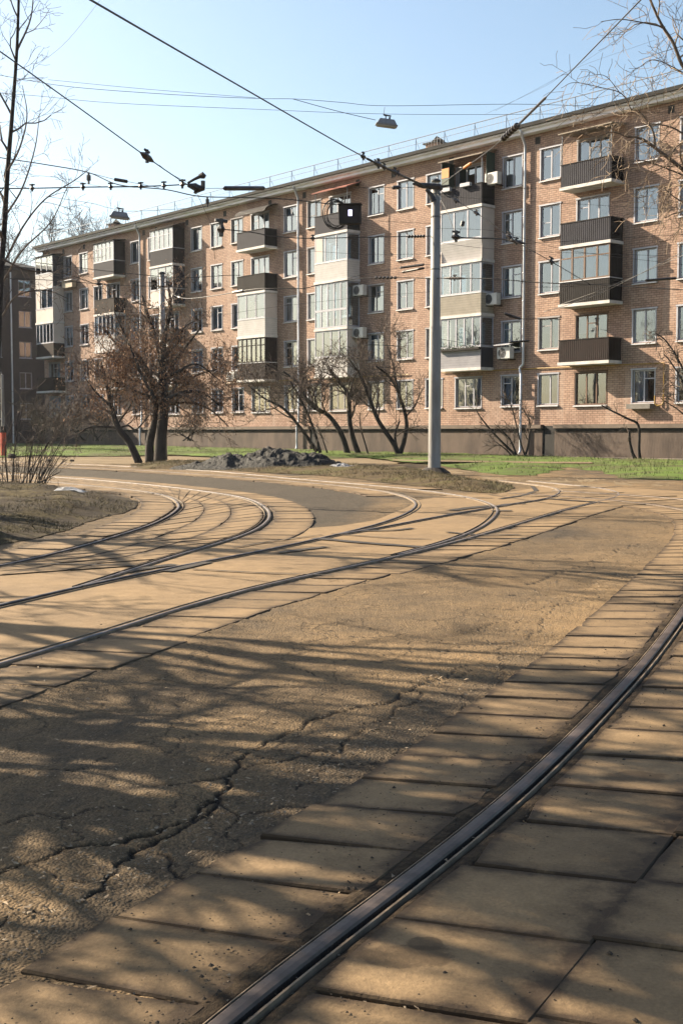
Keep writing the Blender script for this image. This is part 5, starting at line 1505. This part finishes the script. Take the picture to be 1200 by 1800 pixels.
# leaning bare trees in front of the wall
def bare(name, seed, Y, limbs, label, cat='tree', pr=BARE, start=.3, mt=M_BARK, mc=M_TWIG, group='bare spring trees'):
    T = Tree(seed)
    for q, r0, r1 in limbs:
        c, r = T.limb(px3(q, Y), r0, r1, 7); T.sprout(c, r, 1, pr, start)
    x, y = limbs[0][0][0][:2]
    p = P(x, y, Y)
    return T.done(name, (p.x, p.y, p.z), label, cat, group, mt, mc)
B2p = dict(BARE, den=[0, 2.2, 3.4, 5, 6], len=[0, 1.9, 1.15, .7, .4], rmin=.0105, trop=[.05, .09, .06, .03])
bare('bare_tree', 21, 61, [([(611, 800), (603, 772), (591, 748), (574, 728), (545, 711), (524, 674), (498, 653)], .17, .05), ([(545, 711), (556, 680), (572, 660)], .06, .03), ([(524, 674), (505, 690), (480, 690)], .05, .02)], 'bare tree leaning far left with a thick bent trunk, behind the snow heap', pr=B2p, start=.4)
bare('bare_tree', 22, 61.5, [([(631, 803), (620, 770), (614, 738), (612, 695), (596, 672), (578, 650)], .17, .05), ([(613, 700), (622, 665), (640, 640)], .06, .02)], 'bare upright tree with a forked top, next to the leaning one', pr=B2p, start=.4)
bare('bare_tree', 23, 60, [([(563, 796), (554, 765), (541, 728), (524, 694), (510, 670)], .09, .03), ([(557, 794), (530, 755), (498, 718), (464, 700), (436, 677)], .10, .03), ([(575, 796), (566, 770), (556, 745)], .04, .02)], 'clump of thin bare stems sweeping left above the snow heap', pr=B2p, start=.35)
bare('bare_tree', 24, 60, [([(702, 803), (690, 778), (664, 738), (647, 694), (633, 660), (612, 630)], .15, .04), ([(702, 800), (711, 770), (714, 740), (701, 694), (684, 663), (660, 643)], .13, .04), ([(698, 795), (694, 765), (702, 740)], .08, .04), ([(701, 694), (690, 640), (678, 600)], .05, .02)], 'bare tree with two arching stems left of the grey pole', pr=B2p, start=.35)
bare('bare_tree', 25, 61, [([(648, 803), (640, 775), (633, 750), (632, 725)], .05, .02)], 'single thin bare sapling between two dark trees by the wall', pr=dict(B2p, maxl=2), start=.4)
Bs = dict(BARE, den=[0, 2.6, 4, 6], len=[0, 1.1, .65, .4], maxl=3, rmin=.011)
bare('bare_shrub', 31, 56, [([(915, 810), (895, 790), (870, 765), (845, 735), (835, 718)], .07, .02), ([(910, 808), (897, 775), (880, 755)], .06, .02), ([(920, 808), (928, 780), (930, 740), (918, 720)], .06, .02), ([(905, 808), (888, 790), (868, 775)], .05, .015), ([(925, 808), (915, 780), (900, 720), (893, 700)], .05, .015)], 'bare shrub of many stems at the foot of the rain pipe', 'shrub', Bs, .3, group='bare shrubs')
bare('bare_shrub', 32, 52, [([(1122, 815), (1112, 800), (1106, 778), (1105, 756)], .09, .05), ([(1125, 815), (1122, 790), (1121, 748), (1100, 735), (1070, 720), (1056, 712)], .08, .025)], 'small dark stump like shrub with one branch bent to the left, near the right edge', 'shrub', dict(Bs, den=[0, 1.2, 2.5], len=[0, .6, .4]), .4, group='bare shrubs')
bare('bare_shrub', 33, 45, [([(1226, 820), (1215, 700), (1195, 640), (1170, 600), (1150, 585)], .05, .02), ([(1222, 820), (1205, 690), (1180, 640), (1165, 622)], .045, .02), ([(1230, 820), (1210, 740), (1160, 700)], .04, .015)], 'tall bare shrub reaching in at the right edge before the windows', 'shrub', Bs, .4, group='bare shrubs')
# hedge scrub along the far left of the block
for i, (x, Y, hgt) in enumerate(((70, 74, 62), (105, 72, 50), (140, 70, 55), (175, 68, 48), (330, 66, 40))):
    rn = random.Random(60+i)
    lim = [([(x+rn.uniform(-12, 12), 775), (x+rn.uniform(-20, 20), 775-hgt*.5), (x+rn.uniform(-34, 34), 775-hgt)], .035, .012) for _ in range(6)]
    bare('bare_shrub', 40+i, Y, lim, ['dense bare shrub at the far left before the block corner', 'low tangled shrub second from the far left of the wall', 'tangled scrub left of the brown tree by the wall', 'brushwood just behind the slanting trunk of the brown tree', 'small scrub right of the brown tree trunk before the wall'][i], 'shrub', dict(Bs, den=[0, 4, 5, 6], rmin=.012, len=[0, 1.1, .6, .3]), .15, group='bare shrubs')

# bush on the left island
T = Tree(51); rn = T.rn
for i in range(44):
    x0 = rn.uniform(2, 78); h = rn.uniform(35, 120); lean = (x0-35)*rn.uniform(.4, 1.3)+rn.uniform(-15, 20)
    Yb_ = 29.5+rn.uniform(-.5, .5)
    c, r = T.limb(px3([(x0, 862), (x0+lean*.4, 862-h*.45), (x0+lean, 862-h)], Yb_), rn.uniform(.007, .016), .005, 5)
    T.sprout(c, r, 1, dict(Bs, den=[0, 2.5, 4], len=[0, .5, .3], rmin=.005, maxl=2), .3)
for q in ([(30, 862), (90, 770), (150, 655)], [(60, 862), (100, 790), (140, 720)], [(20, 862), (28, 780), (46, 690)], [(45, 862), (60, 770), (90, 700)], [(15, 862), (10, 790), (25, 740)]):
    c, r = T.limb(px3(q, 29.3), .016, .006, 5); T.sprout(c, r, 1, dict(Bs, rmin=.005, maxl=2), .35)
c, r = T.limb(px3([(48, 862), (75, 800), (100, 750), (112, 725)], 29.4), .02, .007, 5); T.sprout(c, r, 1, dict(Bs, rmin=.005), .3)
c, r = T.limb(px3([(50, 862), (82, 842), (105, 830)], 29.4), .02, .007, 5); T.sprout(c, r, 1, dict(Bs, rmin=.005), .3)
b0 = gpt(40, 29.5); T.done('bare_shrub', b0, 'spreading leafless bush on the dry grass island at the left', 'shrub', 'bare shrubs', M_BARK, M_TWIG)

# tall tree at the left edge
Yl = 27.0
T = Tree(71)
pr = dict(BARE, trop=[.08, .07, .04, .02], den=[0, 1.0, 2.6, 4.2, 6], len=[0, 1.5, .95, .6, .35], maxl=4, rmin=.005, ang=(25, 60))
tr = T.limb(px3([(-16, 868), (-10, 760), (-5, 640), (1, 500), (8, 400), (14, 300), (22, 200), (30, 90), (34, -20), (36, -90)], Yl), .095, .018, 9)
T.sprout(tr[0], tr[1], 1, pr, .42)
for q, dy in (([(4, 470), (40, 400), (80, 350), (130, 318), (158, 297)], 0), ([(3, 500), (40, 440), (90, 390), (118, 330)], .3), ([(4, 455), (50, 475), (110, 480), (170, 500)], -.4), ([(10, 380), (40, 330), (62, 260), (70, 200)], .4), ([(14, 300), (35, 260), (48, 205), (40, 150)], -.3), ([(6, 420), (-40, 340), (-70, 250)], 0), ([(2, 560), (30, 520), (80, 510), (120, 525)], .5), ([(2, 600), (-50, 540), (-90, 430)], .5), ([(20, 200), (-20, 120), (-40, 20)], .2), ([(30, 90), (55, 30), (60, -40)], 0)):
    c, r = T.limb(px3(q, Yl+dy), .026, .007, 6, False); T.sprout(c, r, 2, pr, .1)
b0 = gpt(-16, Yl); T.done('bare_tree', b0, 'tall slender bare tree at the left edge with branches against the sky', 'tree', 'bare spring trees', M_BARK, M_TWIG)

# overhanging pale tree at the right
Yr = 26.0
T = Tree(81)
pr = dict(BARE, trop=[.0, -.05, -.10, -.16], den=[0, 2.4, 4.2, 6], len=[0, 1.5, 1.0, .6], maxl=3, rmin=.006, ang=(25, 70), wander=.28)
prs = dict(pr, trop=[.0, .03, .0, -.03])
T.limb(px3([(1480, 870), (1475, 640), (1440, 420), (1400, 250), (1330, 60), (1290, -80)], Yr), .26, .09, 10)
for q, a, b, p_, m in (
    ([(1440, 430), (1330, 385), (1235, 325), (1170, 275), (1128, 245), (1100, 240)], .11, .035, pr, True),
    ([(1150, 262), (1148, 235), (1136, 212), (1118, 190)], .045, .02, pr, True),
    ([(1175, 280), (1185, 262), (1205, 243)], .03, .012, pr, True),
    ([(1330, 385), (1260, 290), (1195, 232), (1150, 218), (1120, 222)], .05, .015, pr, True),
    ([(1400, 250), (1270, 190), (1205, 125), (1182, 75), (1160, 40), (1138, -10), (1120, -60)], .09, .03, prs, True),
    ([(1168, 48), (1130, 40), (1090, 34), (1055, 38)], .03, .010, prs, True),
    ([(1205, 130), (1150, 105), (1120, 120)], .02, .008, prs, True),
    ([(1110, 195), (1092, 165), (1060, 155), (1010, 145), (985, 155)], .022, .008, prs, True),
    ([(1090, 165), (1065, 135), (1040, 130)], .015, .008, prs, True),
    ([(1100, 240), (1075, 232), (1045, 240), (1010, 232)], .03, .010, pr, True),
    ([(1350, 420), (1250, 380), (1190, 350), (1165, 330)], .05, .012, pr, True),
    ([(1235, 325), (1180, 300), (1120, 282), (1070, 305)], .04, .010, pr, True)):
    c, r = T.limb(px3(q, Yr), a*.58, b*.6, 7, True); T.sprout(c, r, 2 if b < .012 else 1, p_, .15)
b0 = gpt(1480, Yr); T.done('bare_tree', b0, 'pale barked tree whose sunlit drooping twigs hang in from the right edge', 'tree', 'bare spring trees', M_BARKL, M_TWIGL)

# trees standing left of the view; their branches shade the road
def roadside(seed, x, y, h, label, lean=(0, 0), n=9, r=.17):
    T = Tree(seed); rn = T.rn
    b = Vector((x, y, gz(y)))
    pr = dict(trop=[.06, .05, .03, .02], rmin=.015, maxl=4, den=[0, 1.6, 2.1, 2.9, 3.8], len=[0, 3.2, 2.0, 1.15, .6], ang=(30, 68), wander=.17, start=.2, rat=(.5, .75))
    c, rr = T.limb([b-Vector((0, 0, .2)), b+Vector((lean[0]*.3, lean[1]*.3, h*.3)), b+Vector((lean[0]*.6, lean[1]*.6, h*.6)), b+Vector((lean[0], lean[1], h))], r, r*.25, 9)
    T.sprout(c, rr, 1, pr, .25)
    T.done('bare_tree', b, label, 'tree', 'bare spring trees', M_BARK, M_TWIG)
roadside(91, -9.2, 10.4, 10.0, 'bare roadside tree left of the view nearest the camera', (.4, -.6), r=.24)
roadside(92, -11.8, 14.2, 11.0, 'bare roadside tree left of the view, second from the camera', (.5, .3), r=.24)
roadside(93, -7.0, 8.2, 8.5, 'short bare roadside tree left of the view', (-.5, .2), r=.20)
roadside(95, -5.6, 7.6, 7.6, 'low spreading bare roadside tree nearest the foreground slabs', (-.3, .3), r=.16)
roadside(94, -10.5, 20.0, 11.0, 'bare roadside tree left of the grass island', (.2, .4), r=.22)

# far trees behind the block
for i, (x, Y, top) in enumerate(((95, 140, 385), (150, 145, 372), (185, 150, 378), (20, 150, 392))):
    T = Tree(101+i); b = gpt(x, Y); hh = P(x, top, Y).z-b.z
    pr = dict(trop=[.1, .08, .06, .04], rmin=.018, maxl=3, den=[0, 1.6, 2.0, 2.4], len=[0, 5.2, 2.6, 1.3], ang=(20, 50), wander=.14, start=.2)
    c, rr = T.limb([b, b+Vector((.4, 0, hh*.5)), b+Vector((0, .3, hh*.92))], .32, .06, 7)
    T.sprout(c, rr, 1, pr, .45)
    T.done('bare_tree', b, ['hazy bare tree top showing over the left end of the roof', 'middle hazy tree top over the left roof edge', 'hazy tree top just left of the small hanging lamp', 'hazy tree top behind the darker brick block'][i], 'tree', 'bare spring trees', M_TWIG, pm('far_twig', (0.16, 0.13, 0.13), (0.11, 0.09, 0.09), 2, .9, 0, 0))

# ------------------------------------------------------------------ heap of old snow, snow patches, stones
def heap(name, prof, Y, depth, mat, label, cat, seed, group=None, lift=0.0):
    """prof: (x, y) skyline in the photograph; the heap is a ridge of that height at distance Y"""
    pr_ = np.array([(P(x, y, Y).x, P(x, y, Y).z-gz(Y)) for x, y in prof])
    n, m = 220, 70
    xs_ = np.linspace(pr_[0, 0], pr_[-1, 0], n)
    hh = np.maximum(np.interp(xs_, pr_[:, 0], pr_[:, 1]), 0)
    vv = np.linspace(-1, 1, m)
    X, V = np.meshgrid(xs_, vv)
    Hh = np.tile(hh, (m, 1))
    shape = np.clip(1-np.abs(V)**1.6, 0, 1)
    nz = fbm(X*1.6, V*depth*1.6, 5, seed, .6)-.5
    Z = Hh*shape*(.9+.5*nz)+.22*nz*shape*np.clip(Hh*2, 0, 1)+.20*(fbm(X*5, V*depth*5, 4, seed+2, .7)-.5)*np.clip(Hh*3, 0, 1)*shape
    Yv = Y+V*depth*(.35+.65*np.clip(Hh/(hh.max()+1e-6), 0, 1))
    Zg = gz(Y)-.03+lift+Z
    o, _ = grid_mesh(name, X, Yv, Zg, mat, smooth=True)
    return tag(o, label, cat, group)
m, nt, b = new_mat('dirty_snow'); v = coords(nt)
n1 = noise(nt, v, 1.3, 8, .7, .3); n2 = noise(nt, v, 9, 5, .7)
sx_ = nt.nodes.new('ShaderNodeSeparateXYZ'); L(nt, v, sx_.inputs[0])
f_ = mathn(nt, 'ADD', mathn(nt, 'MULTIPLY', n1, .7), mathn(nt, 'MULTIPLY', n2, .35))
r_ = ramp(nt, f_, [(.44, (.004, .0035, .003)), (.58, (.010, .009, .008)), (.66, (.05, .047, .046)), (.77, (.26, .26, .28))])
L(nt, r_.outputs[0], b.inputs['Base Color']); b.inputs['Roughness'].default_value = .8
bump(nt, b, n2, 1.0, .14)
M_DSNOW = m
M_SNOW = pm('old_snow', (.62, .63, .67), (.12, .115, .11), 4.5, .6, 0, .6, 14, .03)
Yh = G(470, 829)[1]+1.2
heap('snow_heap', [(292, 824), (320, 816), (360, 806), (385, 800), (402, 794), (425, 797), (450, 792), (470, 787), (492, 789), (512, 791), (540, 796), (565, 799), (585, 808), (610, 818), (640, 826), (668, 832)], Yh, 1.6, M_DSNOW, 'blackened heap of old snow and dirt on the bank between tree and pole', 'snow heap', 3)
heap('snow_patch', [(556, 830), (585, 822), (605, 820), (622, 823), (655, 831)], Yh-1.3, .5, M_SNOW, 'pale melting snow patch at the right foot of the dark heap', 'snow', 8, 'patches of leftover snow', .14)
Yq = G(120, 878)[1]
heap('snow_patch', [(94, 878), (102, 872), (115, 870.5), (130, 871.5), (146, 875), (152, 878)], Yq, .45, M_SNOW, 'small bright snow patch on the grass island beside the bush', 'snow', 9, 'patches of leftover snow', .20)
def stone(x, y, w, label, seed):
    q = G(x, y); s = w*q[1]/F
    bm = bmesh.new(); bmesh.ops.create_icosphere(bm, subdivisions=2, radius=s*.5)
    rs_ = random.Random(seed)
    for v_ in bm.verts:
        v_.co *= 1+rs_.uniform(-.16, .16); v_.co.z *= .75
    me = bpy.data.meshes.new('stone'); bm.to_mesh(me); bm.free(); me.materials.append(M_BARK)
    o = bpy.data.objects.new('stone', me); C.objects.link(o); o.location = (q[0], q[1], gz(q[1])+s*.22)
    tag(o, label, 'stone', 'dark stones along the bank')
stone(21, 806, 15, 'dark stone right beside the red footed post', 1)
stone(87, 812, 9, 'dark stone on the path right of the bush top', 2)
stone(127, 812, 8, 'smaller dark stone farther right along the path', 3)
stone(402, 803, 13, 'dark clod lying behind the left part of the snow heap', 4)
stone(661, 1115, 6, 'small stone lying alone on the cracked asphalt', 5)

# ------------------------------------------------------------------ spring haze towards the sun
mb = MB(); mb.box(-360, 360, -75, 410, -1.6, 31)
hz = mb.build('haze', []) if False else None
m, nt, b = new_mat('air_haze'); nt.nodes.remove(b)
vol = nt.nodes.new('ShaderNodeVolumePrincipled')
vol.inputs['Color'].default_value = (.86, .92, 1, 1); vol.inputs['Density'].default_value = HAZE; vol.inputs['Anisotropy'].default_value = .35
L(nt, vol.outputs[0], nt.nodes['Material Output'].inputs['Volume'])
tag(mb.build('haze', m), kind='stuff')
# ------------------------------------------------------------------ light, sky, camera
AZ_, EL_ = R(62), R(28.7)                       # sun 60 degrees left of the view
sd = Vector((-math.sin(AZ_)*math.cos(EL_), math.cos(AZ_)*math.cos(EL_), math.sin(EL_)))
sun = bpy.data.lights.new('sun', 'SUN'); sun.energy = 5.0; sun.angle = R(0.42); sun.color = (1.0, .845, .63)
so = bpy.data.objects.new('sun', sun); C.objects.link(so)
so.rotation_euler = sd.to_track_quat('Z', 'Y').to_euler()
w = bpy.data.worlds.new('World'); S.world = w; w.use_nodes = True
nt = w.node_tree; bg = nt.nodes['Background']
sky = nt.nodes.new('ShaderNodeTexSky'); sky.sky_type = 'NISHITA'; sky.sun_disc = False
sky.sun_elevation = EL_; sky.sun_rotation = -AZ_
sky.air_density = 1.0; sky.dust_density = 2.3; sky.ozone_density = 1.0; sky.altitude = 150
L(nt, mix(nt, 1.0, sky.outputs[0], (1.0, 1.03, .99), 'MULTIPLY'), bg.inputs[0]); bg.inputs[1].default_value = 0.06

cam = bpy.data.cameras.new('camera'); co = bpy.data.objects.new('camera', cam); C.objects.link(co)
co.location = (0, 0, EYE); co.rotation_euler = (math.pi/2-PITCH, 0, 0)
cam.sensor_fit = 'VERTICAL'; cam.sensor_height = 36; cam.lens = F*36/1800.0
cam.clip_start = .05; cam.clip_end = 4000
S.camera = co
S.view_settings.view_transform = 'Standard'; S.view_settings.look = 'None'; S.view_settings.exposure = 1.9; S.view_settings.gamma = 1
S.cycles.max_bounces = 6; S.cycles.transparent_max_bounces = 10
S.cycles.use_denoising = True
